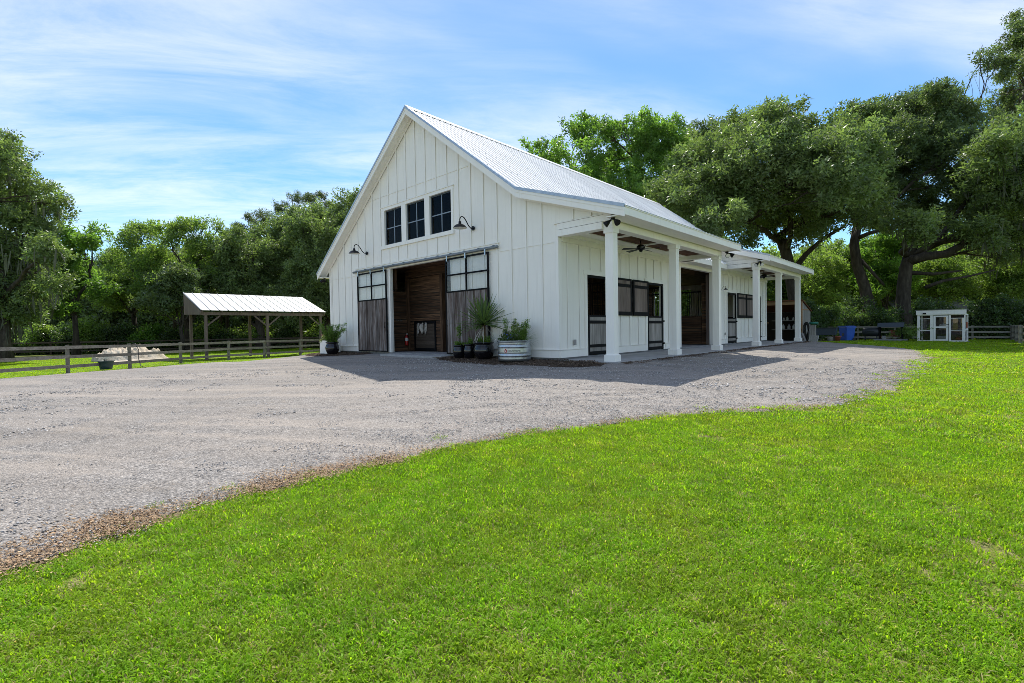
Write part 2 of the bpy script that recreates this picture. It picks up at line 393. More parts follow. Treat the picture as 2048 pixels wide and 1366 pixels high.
# ------------------------------------------------------------------ mesh helpers
class MB:
    """collects shapes that become ONE mesh"""
    def __init__(s): s.v = []; s.f = []; s.sm = []
    def add(s, vs, fs, smooth=False):
        o = len(s.v); s.v += [tuple(map(float, v)) for v in vs]
        for f in fs: s.f.append(tuple(i + o for i in f)); s.sm.append(smooth)
        return s
    def box(s, x0, x1, y0, y1, z0, z1):
        return s.add([(x0, y0, z0), (x1, y0, z0), (x1, y1, z0), (x0, y1, z0), (x0, y0, z1), (x1, y0, z1), (x1, y1, z1), (x0, y1, z1)],
                     [(3, 2, 1, 0), (4, 5, 6, 7), (0, 1, 5, 4), (1, 2, 6, 5), (2, 3, 7, 6), (3, 0, 4, 7)])
    def hexa(s, p):  # 8 points, bottom ring then top ring
        return s.add(p, [(3, 2, 1, 0), (4, 5, 6, 7), (0, 1, 5, 4), (1, 2, 6, 5), (2, 3, 7, 6), (3, 0, 4, 7)])
    def prism(s, poly, axis, a, b):
        """2-D outline extruded along an axis (0: x with (y,z) outline, 1: y with (x,z), 2: z with (x,y))"""
        n = len(poly)
        def P(q, t): return {0: (t, q[0], q[1]), 1: (q[0], t, q[1]), 2: (q[0], q[1], t)}[axis]
        vs = [P(q, a) for q in poly] + [P(q, b) for q in poly]
        fs = [tuple(range(n)), tuple(range(2 * n - 1, n - 1, -1))]
        fs += [(i, (i + 1) % n, n + (i + 1) % n, n + i) for i in range(n)]
        return s.add(vs, fs)
    def beam(s, p, q, w, h, up=(0, 0, 1)):
        """rectangular bar from p to q, w across, h along 'up'"""
        p = np.array(p, float); q = np.array(q, float); d = q - p; d /= np.linalg.norm(d)
        a = np.cross(d, up)
        if np.linalg.norm(a) < 1e-5: a = np.cross(d, (0, 1, 0))
        a /= np.linalg.norm(a); b = np.cross(a, d)
        c = [(-w / 2, -h / 2), (w / 2, -h / 2), (w / 2, h / 2), (-w / 2, h / 2)]
        return s.hexa([p + a * x + b * y for x, y in c] + [q + a * x + b * y for x, y in c])
    def tube(s, pts, rad, n=8, caps=True, smooth=True):
        pts = [np.array(p, float) for p in pts]
        if not hasattr(rad, '__len__'): rad = [rad] * len(pts)
        vs = []; ref = None
        for i, p in enumerate(pts):
            d = pts[min(i + 1, len(pts) - 1)] - pts[max(i - 1, 0)]; d = d / (np.linalg.norm(d) + 1e-9)
            if ref is None:
                ref = np.cross(d, (0, 0, 1) if abs(d[2]) < 0.9 else (1, 0, 0))
            a = ref - d * np.dot(ref, d); a /= np.linalg.norm(a) + 1e-9; ref = a; b = np.cross(d, a)
            for k in range(n):
                t = 2 * math.pi * k / n; vs.append(p + (a * math.cos(t) + b * math.sin(t)) * rad[i])
        fs = [(i * n + k, i * n + (k + 1) % n, (i + 1) * n + (k + 1) % n, (i + 1) * n + k) for i in range(len(pts) - 1) for k in range(n)]
        s.add(vs, fs, smooth)
        if caps:
            o = len(s.v) - len(vs)
            s.f.append(tuple(o + k for k in range(n - 1, -1, -1))); s.sm.append(False)
            s.f.append(tuple(o + (len(pts) - 1) * n + k for k in range(n))); s.sm.append(False)
        return s
    def lathe(s, prof, n=28, c=(0, 0), sx=1.0, sy=1.0, smooth=True):
        vs = [(c[0] + r * sx * math.cos(2 * math.pi * k / n), c[1] + r * sy * math.sin(2 * math.pi * k / n), z) for r, z in prof for k in range(n)]
        fs = [(i * n + k, i * n + (k + 1) % n, (i + 1) * n + (k + 1) % n, (i + 1) * n + k) for i in range(len(prof) - 1) for k in range(n)]
        return s.add(vs, fs, smooth)
    def ball(s, c, r, n=10, sq=(1, 1, 1)):
        prof = [(max(r * math.sin(math.pi * i / n), 1e-4), -r * math.cos(math.pi * i / n)) for i in range(n + 1)]
        o = len(s.v); s.lathe(prof, 2 * n)
        for i in range(o, len(s.v)):
            v = s.v[i]; s.v[i] = (c[0] + v[0] * sq[0], c[1] + v[1] * sq[1], c[2] + v[2] * sq[2])
        return s
    def mesh(s, name, mats):
        me = bpy.data.meshes.new(name); me.from_pydata(s.v, [], s.f)
        for m in (mats if isinstance(mats, (list, tuple)) else [mats]): me.materials.append(MATS[m])
        if any(s.sm): me.polygons.foreach_set('use_smooth', s.sm)
        me.update(); return me
    def build(s, name, mat, parent=None, loc=(0, 0, 0)):
        return link(name, s.mesh(name, mat), parent, loc)

def link(name, data, parent=None, loc=(0, 0, 0), rz=0.0):
    o = bpy.data.objects.new(name, data); col.objects.link(o)
    o.parent = parent; o.location = loc; o.rotation_euler = (0, 0, rz)
    return o
def tag(o, label=None, cat=None, group=None, kind=None):
    if label: o['label'] = label
    if cat: o['category'] = cat
    if group: o['group'] = group
    if kind: o['kind'] = kind
    return o
def thing(name, label, cat, loc=(0, 0, 0), rz=0.0, group=None):
    o = link(name, None, None, tuple(map(float, loc)), rz); o.empty_display_size = 0.2
    return tag(o, label, cat, group)
def copy_tree(o, parent=None):
    c = o.copy(); col.objects.link(c); c.parent = parent
    for ch in list(o.children): copy_tree(ch, c)
    return c
CUBES = {}
def piece(name, parent, mat, x0, x1, y0, y1, z0, z1):
    """one board / strip / bar: shares a single box mesh per material"""
    if mat not in CUBES: CUBES[mat] = MB().box(-.5, .5, -.5, .5, -.5, .5).mesh('board_' + mat, mat)
    o = link(name, CUBES[mat], parent, ((x0 + x1) / 2, (y0 + y1) / 2, (z0 + z1) / 2))
    o.scale = (abs(x1 - x0), abs(y1 - y0), abs(z1 - z0)); return o

# ---- scattering of small geometry (leaves, blades, chips) inside one object
SCATTER = {}
def scatter_group(key, variants):
    if key in SCATTER: return SCATTER[key]
    ng = bpy.data.node_groups.new('scatter_' + key, 'GeometryNodeTree')
    ng.interface.new_socket('Geometry', in_out='INPUT', socket_type='NodeSocketGeometry')
    ng.interface.new_socket('Geometry', in_out='OUTPUT', socket_type='NodeSocketGeometry')
    N = ng.nodes; L = ng.links
    gi = N.new('NodeGroupInput'); go = N.new('NodeGroupOutput')
    iop = N.new('GeometryNodeInstanceOnPoints'); jn = N.new('GeometryNodeJoinGeometry')
    for me in variants:
        ob = bpy.data.objects.new('variant', me)
        oi = N.new('GeometryNodeObjectInfo'); oi.inputs['Object'].default_value = ob
        g2 = N.new('GeometryNodeGeometryToInstance')
        L.new(oi.outputs['Geometry'], g2.inputs[0]); L.new(g2.outputs[0], jn.inputs[0])
    def named(n, ty):
        a = N.new('GeometryNodeInputNamedAttribute'); a.data_type = ty; a.inputs['Name'].default_value = n
        return next(x for x in a.outputs if x.enabled and x.name == 'Attribute')
    er = N.new('FunctionNodeEulerToRotation')
    L.new(named('rot', 'FLOAT_VECTOR'), er.inputs[0])
    L.new(gi.outputs[0], iop.inputs['Points']); L.new(jn.outputs[0], iop.inputs['Instance'])
    iop.inputs['Pick Instance'].default_value = True
    L.new(named('idx', 'INT'), iop.inputs['Instance Index'])
    L.new(er.outputs[0], iop.inputs['Rotation'])
    L.new(named('scl', 'FLOAT_VECTOR'), iop.inputs['Scale'])
    L.new(iop.outputs[0], go.inputs[0])
    SCATTER[key] = (ng, len(variants)); return SCATTER[key]
def scatter(name, key, variants, pts, rots, scl, parent=None, loc=(0, 0, 0)):
    ng, nv = scatter_group(key, variants)
    pts = np.asarray(pts, float) - np.asarray(loc, float) if parent is None else np.asarray(pts, float)
    me = bpy.data.meshes.new(name); n = len(pts)
    me.vertices.add(n); me.vertices.foreach_set('co', pts.astype(np.float32).ravel())
    scl = np.asarray(scl, float)
    if scl.ndim == 1: scl = np.repeat(scl[:, None], 3, 1)
    a = me.attributes.new('rot', 'FLOAT_VECTOR', 'POINT'); a.data.foreach_set('vector', np.asarray(rots, np.float32).ravel())
    a = me.attributes.new('scl', 'FLOAT_VECTOR', 'POINT'); a.data.foreach_set('vector', scl.astype(np.float32).ravel())
    a = me.attributes.new('idx', 'INT', 'POINT'); a.data.foreach_set('value', rng.integers(0, nv, n).astype(np.int32))
    o = link(name, me, parent, loc)
    m = o.modifiers.new('scatter', 'NODES'); m.node_group = ng
    return o

def mesh_from_quads(name, mat, V, per, F, attrs=None, smooth=False):
    """V: (N, per, 3) points of N equal little shapes, F: faces of one shape"""
    N = V.shape[0]; F = np.asarray(F)
    me = bpy.data.meshes.new(name)
    me.vertices.add(N * per); me.vertices.foreach_set('co', V.astype(np.float32).ravel())
    faces = (F[None] + (np.arange(N) * per)[:, None, None]).reshape(-1, F.shape[1])
    me.loops.add(faces.size); me.loops.foreach_set('vertex_index', faces.ravel().astype(np.int32))
    me.polygons.add(len(faces))
    me.polygons.foreach_set('loop_start', (np.arange(len(faces)) * F.shape[1]).astype(np.int32))
    me.materials.append(MATS[mat])
    for k, v in (attrs or {}).items():
        a = me.attributes.new(k, 'FLOAT', 'POINT'); a.data.foreach_set('value', np.repeat(v, per).astype(np.float32))
    me.update(calc_edges=True); me.validate(); return me

def unit(n):
    d = rng.normal(size=(n, 3)); return d / np.linalg.norm(d, axis=1)[:, None]
def leaf_cluster(n, R, ln, wd, flatz=0.75, droop=0.0):
    """a spray of n small folded leaves in a ball of radius R"""
    c = unit(n) * (R * rng.random(n) ** 0.45)[:, None]; c[:, 2] *= flatz
    d = unit(n) + c / R * 0.7; d[:, 2] -= droop; d /= np.linalg.norm(d, axis=1)[:, None]
    s = np.cross(d, unit(n)); s /= np.linalg.norm(s, axis=1)[:, None]; u = np.cross(s, d)
    L = (ln * rng.uniform(0.7, 1.3, n))[:, None]; W = (wd * rng.uniform(0.7, 1.3, n))[:, None]
    V = np.stack([c + s * W * .5, c - s * W * .5, c + d * L + u * W * .2], 1)
    return V

# ------------------------------------------------------------------ ground
BX = [(-40, 4.6), (-20, 4.6), (-13, 4.55), (-11.34, 4.36), (-10.45, 4.12), (-9.81, 4.05), (-8.58, 4.18), (-7.76, 4.33), (-7.13, 4.52), (-6.11, 4.91), (-5.04, 5.43),
      (-4.34, 5.86), (-3.75, 6.36), (-3.12, 6.87), (-1.9, 7.31), (-.5, 7.6), (0.9, 7.72), (3.96, 7.7), (6.84, 7.8), (12, 7.75), (15, 7.6), (18, 7.1), (20, 5.9), (21.0, 4.4), (21.4, 3.0)]
AX = [(-40, -19), (-11.1, -18.0), (-9.1, -19.6), (-4.4, -22.6), (-2.4, -23.6), (-1.5, -22.5), (-1.0, -15.2), (-0.5, -13.9), (0.3, -13.0), (0.5, -1.0), (21.4, -1.0)]
def wob(t, k=0.0):
    return 0.5 * np.sin(t * 2.1 + k) + 0.3 * np.sin(t * 5.3 + 1.7 * k) + 0.2 * np.sin(t * 11.9 + 2.3 * k)
def bx(y): return np.interp(y, [p[0] for p in BX], [p[1] for p in BX]) + 0.10 * wob(np.asarray(y, float), 1.0)
def ax(y): return np.interp(y, [p[0] for p in AX], [p[1] for p in AX])

def grid_coords(dense0, dense1, step, outer):
    a = list(np.arange(dense0, dense1 + 1e-6, step))
    return np.array(sorted([-v for v in outer] + a + list(outer)))
gx = grid_coords(-62, 46, 1.0, (75, 110, 180, 400, 1000, 2500)); gy = grid_coords(-45, 72, 1.0, (90, 130, 200, 420, 1000, 2500))
GX, GY = np.meshgrid(gx, gy, indexing='ij')
GZ = gz(GX, GY) - 0.012
nx, ny = len(gx), len(gy)
ids = np.arange(nx * ny).reshape(nx, ny)
gme = bpy.data.meshes.new('ground')
gme.from_pydata(np.stack([GX, GY, GZ], -1).reshape(-1, 3).tolist(), [],
                np.stack([ids[:-1, :-1], ids[1:, :-1], ids[1:, 1:], ids[:-1, 1:]], -1).reshape(-1, 4).tolist())
gme.materials.append(MATS['turf_soil'])
gme.polygons.foreach_set('use_smooth', [True] * len(gme.polygons))
tag(link('ground', gme), 'grassy ground reaching to the trees', 'ground', kind='structure')

ys = np.arange(-40, 21.41, 0.16); NC = 190
rows = []
for y in ys:
    a, b = float(ax(y)), float(bx(y)); t = np.linspace(0, 1, NC)
    x = a + (b - a) * t; yy = np.full(NC, y)
    edge = 0.024 * np.minimum(1, np.minimum(x - a, b - x) / 0.9) - .008
    for o_, s_ in ((2.3, 0), (3.9, 0), (5.6, .25), (7.2, .25)):
        dd = (b - x) - o_ - s_ * (y + 6) - .12 * math.sin(y * .8 + o_); edge = edge - .020 * np.exp(-(dd / .16) ** 2) + .010 * np.exp(-((np.abs(dd) - .33) / .14) ** 2)
    z = gz(x, yy) + 0.004 + edge + 0.008 * np.sin(x * 1.3 + y * .7) * np.sin(y * 1.1 - x * .4) * np.minimum(1, (b - x) / .6)
    rows.append(np.stack([x, yy, z], -1))
RW = np.array(rows); ids = np.arange(len(ys) * NC).reshape(len(ys), NC)
rme = bpy.data.meshes.new('gravel_drive')
rme.from_pydata(RW.reshape(-1, 3).tolist(), [], np.stack([ids[:-1, :-1], ids[:-1, 1:], ids[1:, 1:], ids[1:, :-1]], -1).reshape(-1, 4).tolist())
rme.materials.append(MATS['gravel']); rme.polygons.foreach_set('use_smooth', [True] * len(rme.polygons))
tag(link('gravel_drive', rme), 'grey crushed-stone drive in front of the barn', 'drive', kind='structure')
def gravel_z(x, y): return float(gz(x, y)) + 0.024

def bed(name, label, outline, h):
    """low heap of bark mulch: outline points, domed middle"""
    c = np.mean(outline, 0); mb = MB(); n = len(outline); rings = [1.0, 0.93, 0.7, 0.4, 0.0]; hs = [0.0, .5, .85, 1, 1]
    vs = []
    for r, k in zip(rings, hs):
        for p in outline:
            q = c + (np.array(p) - c) * r
            vs.append((q[0], q[1], float(gz(q[0], q[1])) + 0.012 + h * k + 0.012 * math.sin(q[0] * 9) * math.sin(q[1] * 8 + 1) * k))
    fs = [(i * n + k, i * n + (k + 1) % n, (i + 1) * n + (k + 1) % n, (i + 1) * n + k) for i in range(4) for k in range(n)]
    mb.add(vs, fs, True)
    return tag(mb.build(name, 'mulch'), label, 'mulch bed', kind='structure')
def smooth_loop(P, n=80, jit=0.05):
    P = np.array(P, float); d = np.r_[0, np.cumsum(np.linalg.norm(np.diff(np.r_[P, P[:1]], axis=0), axis=1))]
    t = np.linspace(0, d[-1], n, endpoint=False); Q = np.r_[P, P[:1]]
    o = np.stack([np.interp(t, d, Q[:, k]) for k in range(2)], -1)
    return o + jit * rng.normal(size=o.shape)
MULCH_R = smooth_loop([(-5.3, -.45), (-4.4, -.9), (-3.2, -1.15), (-1.7, -1.32), (-.2, -1.2), (1.2, -1.05), (1.8, -.65), (1.75, -.08), (.5, -.02), (-1.5, .02), (-4.6, .02)])
MULCH_L = smooth_loop([(-14.4, -1.0), (-13.3, -1.55), (-12.2, -1.5), (-11.2, -.95), (-10.2, -.45), (-10.0, .02), (-11.5, .03), (-13.4, .03), (-14.3, -.2)])
bed('mulch_bed', 'dark bark mulch under the planters beside the barn corner', MULCH_R, 0.05)
bed('mulch_bed', 'dark bark mulch around the pot at the far barn corner', MULCH_L, 0.05)

def euler_mats(n):
    """n random rotations"""
    q = rng.normal(size=(n, 4)); q /= np.linalg.norm(q, axis=1)[:, None]; w, x, y, z = q.T
    return np.stack([np.stack([1 - 2 * (y * y + z * z), 2 * (x * y - z * w), 2 * (x * z + y * w)], -1), np.stack([2 * (x * y + z * w), 1 - 2 * (x * x + z * z), 2 * (y * z - x * w)], -1),
                     np.stack([2 * (x * z - y * w), 2 * (y * z + x * w), 1 - 2 * (x * x + y * y)], -1)], 1)
LEAVES = [0]
def leaf_mesh(name, kit, P, s0, s1, parent, loc=(0, 0, 0)):
    """one real mesh: a spray of leaves at every point of P (local coordinates)"""
    mat, var = kit; idx = rng.integers(0, len(var), len(P)); Vs = []; Rn = []
    for k, V in enumerate(var):
        Q = P[idx == k]; m = len(Q)
        if not m: continue
        W = np.einsum('mij,nvj->mnvi', euler_mats(m), V) * rng.uniform(s0, s1, m)[:, None, None, None] + Q[:, None, None, :]
        Vs.append(W.reshape(-1, 3, 3)); Rn.append(np.repeat(rng.random(m), V.shape[0]))
    V = np.concatenate(Vs); LEAVES[0] += len(V)
    o = link(name, mesh_from_quads(name, mat, V, 3, [(0, 1, 2)], {'rnd': np.concatenate(Rn)}), parent, loc)
    return o

# ================================================================== THE BARN
XL, XR, YF, YB = -13.85, 0.0, 0.0, 20.2
RX, RZ = -6.83, 9.35
SL, SR = 0.743, 0.757
KX = -1.27; KZ = RZ - SR * (KX - RX)
EX, EZ = 2.40, 3.95; SK = (KZ - EZ) / (EX - KX)
LX = -14.38; LZ = RZ - SL * (RX - LX)
RY0, RY1 = -0.40, 20.36
PA0, PA1, PB0, PB1 = -0.40, 8.25, 12.0, 20.36      # roof over the two porches
def zr(x, porch=True):
    if x < RX: return RZ - SL * (RX - x)
    if x > KX and porch: return KZ - SK * (x - KX)
    return RZ - SR * (x - RX)

barn = thing('barn', 'white board-and-batten horse barn with metal gable roof and columned porches', 'barn')

# ---- walls (each a slab with its openings)
def wall_y(name, y0, y1, xs, holes, top, mat='white_siding'):
    """wall lying across x, cut into strips; holes = (x0, x1, z0, z1)"""
    mb = MB(); bp = sorted(set(list(xs) + [h[0] for h in holes] + [h[1] for h in holes]))
    for a, b in zip(bp, bp[1:]):
        m = (a + b) / 2; spans = [(0.0, None)]
        for h in sorted((h for h in holes if h[0] <= m <= h[1]), key=lambda q: q[2]):
            lo, hi = spans.pop(); 
            if h[2] > lo: spans.append((lo, h[2]))
            spans.append((h[3], None))
        for lo, hi in sorted(spans, key=lambda q: q[0]):
            za = top(a) if hi is None else hi; zb = top(b) if hi is None else hi
            mb.hexa([(a, y0, lo), (b, y0, lo), (b, y1, lo), (a, y1, lo), (a, y0, za), (b, y0, zb), (b, y1, zb), (a, y1, za)])
    return mb.build(name, mat, barn)
def wall_x(name, x0, x1, ys_, holes, top, mat='white_siding'):
    mb = MB(); bp = sorted(set(list(ys_) + [h[0] for h in holes] + [h[1] for h in holes]))
    for a, b in zip(bp, bp[1:]):
        m = (a + b) / 2; lo = 0.0; segs = []
        for h in sorted((h for h in holes if h[0] <= m <= h[1]), key=lambda q: q[2]):
            if h[2] > lo: segs.append((lo, h[2]))
            lo = h[3]
        segs.append((lo, top))
        for z0, z1 in segs: mb.box(x0, x1, a, b, z0, z1)
    return mb.build(name, mat, barn)
OPX0, OPX1, OPZ = -8.73, -4.77, 3.45
WIN = [(-8.99, -7.77), (-7.47, -6.26), (-5.96, -4.72)]; WZ0, WZ1 = 4.42, 5.86
gable = wall_y('gable_wall', 0.0, 0.15, [XL, RX, KX, XR], [(OPX0, OPX1, 0, OPZ)] + [(a, b, WZ0, WZ1) for a, b in WIN], lambda x: zr(x) - 0.17)
back = wall_y('back_wall', YB - 0.15, YB, [XL, RX, KX, XR], [(-7.1, -4.5, 0, 3.3)], lambda x: zr(x) - 0.17)
HOLES_S = [(1.42, 2.72, 0.0, 2.53), (5.34, 6.64, 0.0, 2.53), (8.25, 11.75, 0.0, 3.35), (13.62, 14.95, 0.0, 2.53), (17.72, 19.0, 0.0, 2.53)]
side = wall_x('side_wall', -0.15, 0.0, [0.15, YB - 0.15], HOLES_S, 3.9)
left = wall_x('eave_wall', XL, XL + 0.15, [0.15, YB - 0.15], [], zr(XL) - 0.17)

# ---- battens, seams, baseboard, corner boards
def gable_batten(x, z0, z1):
    piece('batten', gable, 'white_trim', x - .023, x + .023, -.030, -.010, z0, z1)
for k in range(23):
    x = -0.60 - 0.622 * k
    if x < XL + .08: break
    tops = zr(x) - 0.26
    segs = [(0.25, tops)]
    if -11.45 < x < -2.42: segs = [(3.71, tops)] if OPX0 - .12 < x < OPX1 + .12 else [(0.25, 3.49), (3.71, tops)]
    out = []
    for a, b in segs:
        if -9.24 < x < -4.57 and b > 6.0: out += [(a, 4.27), (6.03, b)]
        else: out.append((a, b))
    for a, b in out: gable_batten(x, a, b)
for x in (0.55, 1.15): gable_batten(x, 3.93, zr(x) - 0.26)
for x0, x1, z in ((XL + .1, -11.5, 3.385), (-2.36, -.13, 3.385), (-10.6, -3.3, 6.475)):
    piece('joint_strip', gable, 'white_trim', x0, x1, -.018, -.006, z - .007, z + .007)
for x0, x1 in ((XL - .02, -11.2), (-2.78, .02)):
    piece('baseboard', gable, 'white_trim', x0, x1, -.045, -.001, 0.0, 0.218)
    piece('baseboard_cap', gable, 'white_trim', x0, x1, -.068, -.0012, .224, .244)
piece('corner_board', gable, 'white_trim', XL - .02, XL + .12, -.03, -.0015, .236, zr(XL) - .2)
piece('corner_board', gable, 'white_trim', -.115, .021, -.031, -.0015, .236, 3.50)
for k in range(33):
    y = 0.42 + 0.61 * k
    segs = [(0.25, 3.40)]
    for h in HOLES_S:
        if h[0] - .16 < y < h[1] + .16: segs = [(h[3] + .16, 3.40)] if h[3] < 3 else []
    for a, b in segs: piece('batten', side, 'white_trim', .010, .030, y - .023, y + .023, a, b)
prev = 0.0
for h in HOLES_S + [(YB, YB, 0, 0)]:
    if h[0] - .14 > prev: piece('baseboard', side, 'white_trim', .001, .045, prev, h[0] - .13, 0.0, 0.218); piece('baseboard_cap', side, 'white_trim', .0012, .066, prev, h[0] - .13, .224, .244)
    if h[0] < YB and h[3] < 3:
        for a, b in ((h[0] - .125, h[0]), (h[1], h[1] + .125)): piece('door_casing', side, 'white_trim', .001, .036, a, b, 0.0, 2.53)
        piece('door_casing', side, 'white_trim', .001, .038, h[0] - .16, h[1] + .16, 2.531, 2.66)
    elif h[0] < YB:
        for a, b in ((h[0] - .16, h[0]), (h[1], h[1] + .16)): piece('door_casing', side, 'white_trim', .001, .036, a, b, 0.0, 3.35)
        piece('door_casing', side, 'white_trim', .001, .038, h[0] - .2, h[1] + .2, 3.351, 3.52)
    prev = h[1] + .13
piece('corner_board', side, 'white_trim', .001, .03, .0, .11, .236, 3.50)
piece('frieze_board', side, 'white_trim', .001, .05, .12, 7.9, 3.40, 3.56)
piece('frieze_board', side, 'white_trim', .001, .05, 12.4, YB, 3.40, 3.56)
piece('crown_board', side, 'white_trim', .001, .10, .12, 7.9, 3.56, 3.66)
piece('crown_board', side, 'white_trim', .001, .10, 12.4, YB, 3.56, 3.66)
for k in range(33):
    y = 0.42 + 0.61 * k
    piece('batten', left, 'white_trim', XL - .03, XL - .01, y - .023, y + .023, .25, zr(XL) - .3)
piece('baseboard', left, 'white_trim', XL - .032, XL - .001, 0.0, YB, 0, .235)

# ---- foundation, floors, porch slabs
MB().box(XL + .02, -.16, .02, YB - .02, -.55, -.02).build('floor_slab', 'concrete', barn)
fd = MB()
for b in ((XL + .01, -.01, .012, .16), (XL + .01, -.01, YB - .16, YB - .012)): fd.box(*b, -.6, -.002)
for b in ((XL + .012, XL + .16, .161, YB - .161), (-.16, -.012, .161, YB - .161)): fd.box(*b, -.6, -.0025)
fd.build('foundation', 'concrete_old', barn)
MB().box(-.01, 1.98, -.06, 8.0, -.5, -.055).build('porch_slab', 'concrete', barn)
MB().box(-.01, 1.98, 12.35, 20.3, -.5, -.055).build('porch_slab', 'concrete', barn)
MB().box(-.01, 1.9, 8.01, 12.34, -.5, -.07).build('entry_slab', 'concrete', barn)
MB().box(-8.7, -4.8, -.55, .01, -.5, -.045).build('entry_slab', 'concrete', barn)

# ---- roof: deck, metal panels, trims
roof = MB()
def slab(mb, xa, za, xb, zb, y0, y1, t0, t1):
    mb.hexa([(xa, y0, za - t1), (xb, y0, zb - t1), (xb, y1, zb - t1), (xa, y1, za - t1), (xa, y0, za - t0), (xb, y0, zb - t0), (xb, y1, zb - t0), (xa, y1, za - t0)])
slab(roof, LX + .06, zr(LX + .06), RX, RZ, RY0 + .05, RY1 - .05, .05, .15)
slab(roof, RX, RZ, KX, KZ, RY0 + .05, RY1 - .05, .05, .15)
for y0, y1 in ((PA0, PA1), (PB0, PB1)): slab(roof, KX, KZ, EX - .06, zr(EX - .06), y0 + .05, y1 - .05, .05, .15)
slab(roof, KX, KZ, .56, zr(.56, False), PA1 - .04, PB0 + .04, .05, .15)
roof_o = roof.build('roof', 'white_trim', barn)
def panel_mesh(name, xa, za, xb, zb, w, ribs=3):
    """ribbed sheet running down the slope from (xa,za) to (xb,zb), w wide along y"""
    prof = [(0, 0)]
    for k in range(ribs):
        c = w * (k + .5) / ribs; prof += [(c - .04, 0), (c - .016, .024), (c + .016, .024), (c + .04, 0)]
    prof.append((w, 0)); n = len(prof)
    sx, sz = xb - xa, zb - za; L = math.hypot(sx, sz); nx_, nz_ = -sz / L, sx / L
    if nz_ < 0: nx_, nz_ = -nx_, -nz_
    vs = []
    for (px_, pz_) in ((xa, za), (xb, zb)):
        for dy, h in prof: vs.append((px_ + nx_ * (h - .02), dy, pz_ + nz_ * (h - .02)))
    for (px_, pz_) in ((xa, za), (xb, zb)):
        for dy, h in prof: vs.append((px_ + nx_ * (h - .028), dy, pz_ + nz_ * (h - .028)))
    fs = []
    for i in range(n - 1):
        fs.append((i, i + 1, n + i + 1, n + i)); fs.append((2 * n + i, 3 * n + i, 3 * n + i + 1, 2 * n + i + 1))
        fs.append((i, 2 * n + i, 2 * n + i + 1, i + 1)); fs.append((n + i, n + i + 1, 3 * n + i + 1, 3 * n + i))
    mb = MB().add(vs, fs)
    for t in np.linspace(.06, .97, max(3, int(L / .75))):     # screw heads beside the ribs
        for k in range(ribs):
            c = w * (k + .5) / ribs + .075
            p = (xa + sx * t + nx_ * -.012, c, za + sz * t + nz_ * -.012)
            mb.box(p[0] - .012, p[0] + .012, p[1] - .012, p[1] + .012, p[2] - .012, p[2] + .014)
    me = mb.mesh(name, ['roof_metal', 'screw_grey'])
    mi = np.zeros(len(me.polygons), np.int32); mi[len(fs):] = 1; me.polygons.foreach_set('material_index', mi)
    return me
W = 0.865
pm_r = panel_mesh('roof_panel', RX, RZ + .012, KX + .03, KZ - .02, W)
pm_l = panel_mesh('roof_panel', RX, RZ + .012, LX, LZ, W)
for k in range(24):
    link('roof_panel', pm_r, roof_o, (0, RY0 + W * k, 0)); link('roof_panel', pm_l, roof_o, (0, RY0 + W * k, 0))
pm_k = panel_mesh('roof_panel', KX - .02, KZ + .004, EX, EZ, W)
pm_k2 = panel_mesh('roof_panel', KX - .02, KZ + .004, EX, EZ, .836)
for k in range(10): link('roof_panel', pm_k, roof_o, (0, PA0 + W * k, 0))
for k in range(10): link('roof_panel', pm_k2, roof_o, (0, PB0 + .836 * k, 0))
pm_g = panel_mesh('roof_panel', KX + .01, zr(KX + .01, False) - .01, .62, zr(.62, False), .9375)
for k in range(4): link('roof_panel', pm_g, roof_o, (0, PA1 + .9375 * k, 0))
rc = MB()
for sx, sl in ((-.22, SL), (.22, SR)):
    rc.hexa([(RX, RY0 - .012, RZ + .015), (RX + sx, RY0 - .012, RZ + .018 - abs(sx) * sl), (RX + sx, RY1 + .01, RZ + .018 - abs(sx) * sl), (RX, RY1 + .01, RZ + .015),
             (RX, RY0 - .012, RZ + .05), (RX + sx, RY0 - .012, RZ + .028 - abs(sx) * sl), (RX + sx, RY1 + .01, RZ + .028 - abs(sx) * sl), (RX, RY1 + .01, RZ + .05)])
rc.build('ridge_cap', 'roof_metal', roof_o)
def rake(name, mat, pts, y0, y1, d0, d1):
    """board following the roof edge pts [(x,z)...], between depths d0 and d1 below it"""
    mb = MB()
    for (xa, za), (xb, zb) in zip(pts, pts[1:]):
        mb.hexa([(xa, y0, za - d1), (xb, y0, zb - d1), (xb, y1, zb - d1), (xa, y1, za - d1), (xa, y0, za - d0), (xb, y0, zb - d0), (xb, y1, zb - d0), (xa, y1, za - d0)])
    return mb.build(name, mat, roof_o)
front = [(LX, LZ), (RX, RZ), (KX, KZ), (EX, EZ)]
for side_pts in ([(LX, LZ), (RX, RZ)], [(RX, RZ), (KX, KZ), (EX, EZ)]):
    rake('rake_trim', 'zinc', side_pts, RY0 - .028, RY0 + .04, -.018, .072)
    rake('rake_fascia', 'white_trim', side_pts, RY0 - .012, RY0 + .03, .073, .15)
    rake('rake_board', 'white_trim', side_pts, RY0 + .001, RY0 + .035, .151, .30)
    rake('soffit', 'white_trim', side_pts, RY0 + .036, -.032, .175, .20)
    rake('frieze_board', 'white_trim', side_pts if side_pts[0][0] < RX - 1 else [(RX, RZ), (KX, KZ), (1.75, zr(1.75))], -.046, -.031, .201, .33)
for pts in ([(LX, LZ), (RX, RZ)], [(RX, RZ), (KX, KZ), (EX, EZ)]):
    rake('rake_fascia', 'white_trim', pts, RY1 - .03, RY1 + .012, .02, .30)
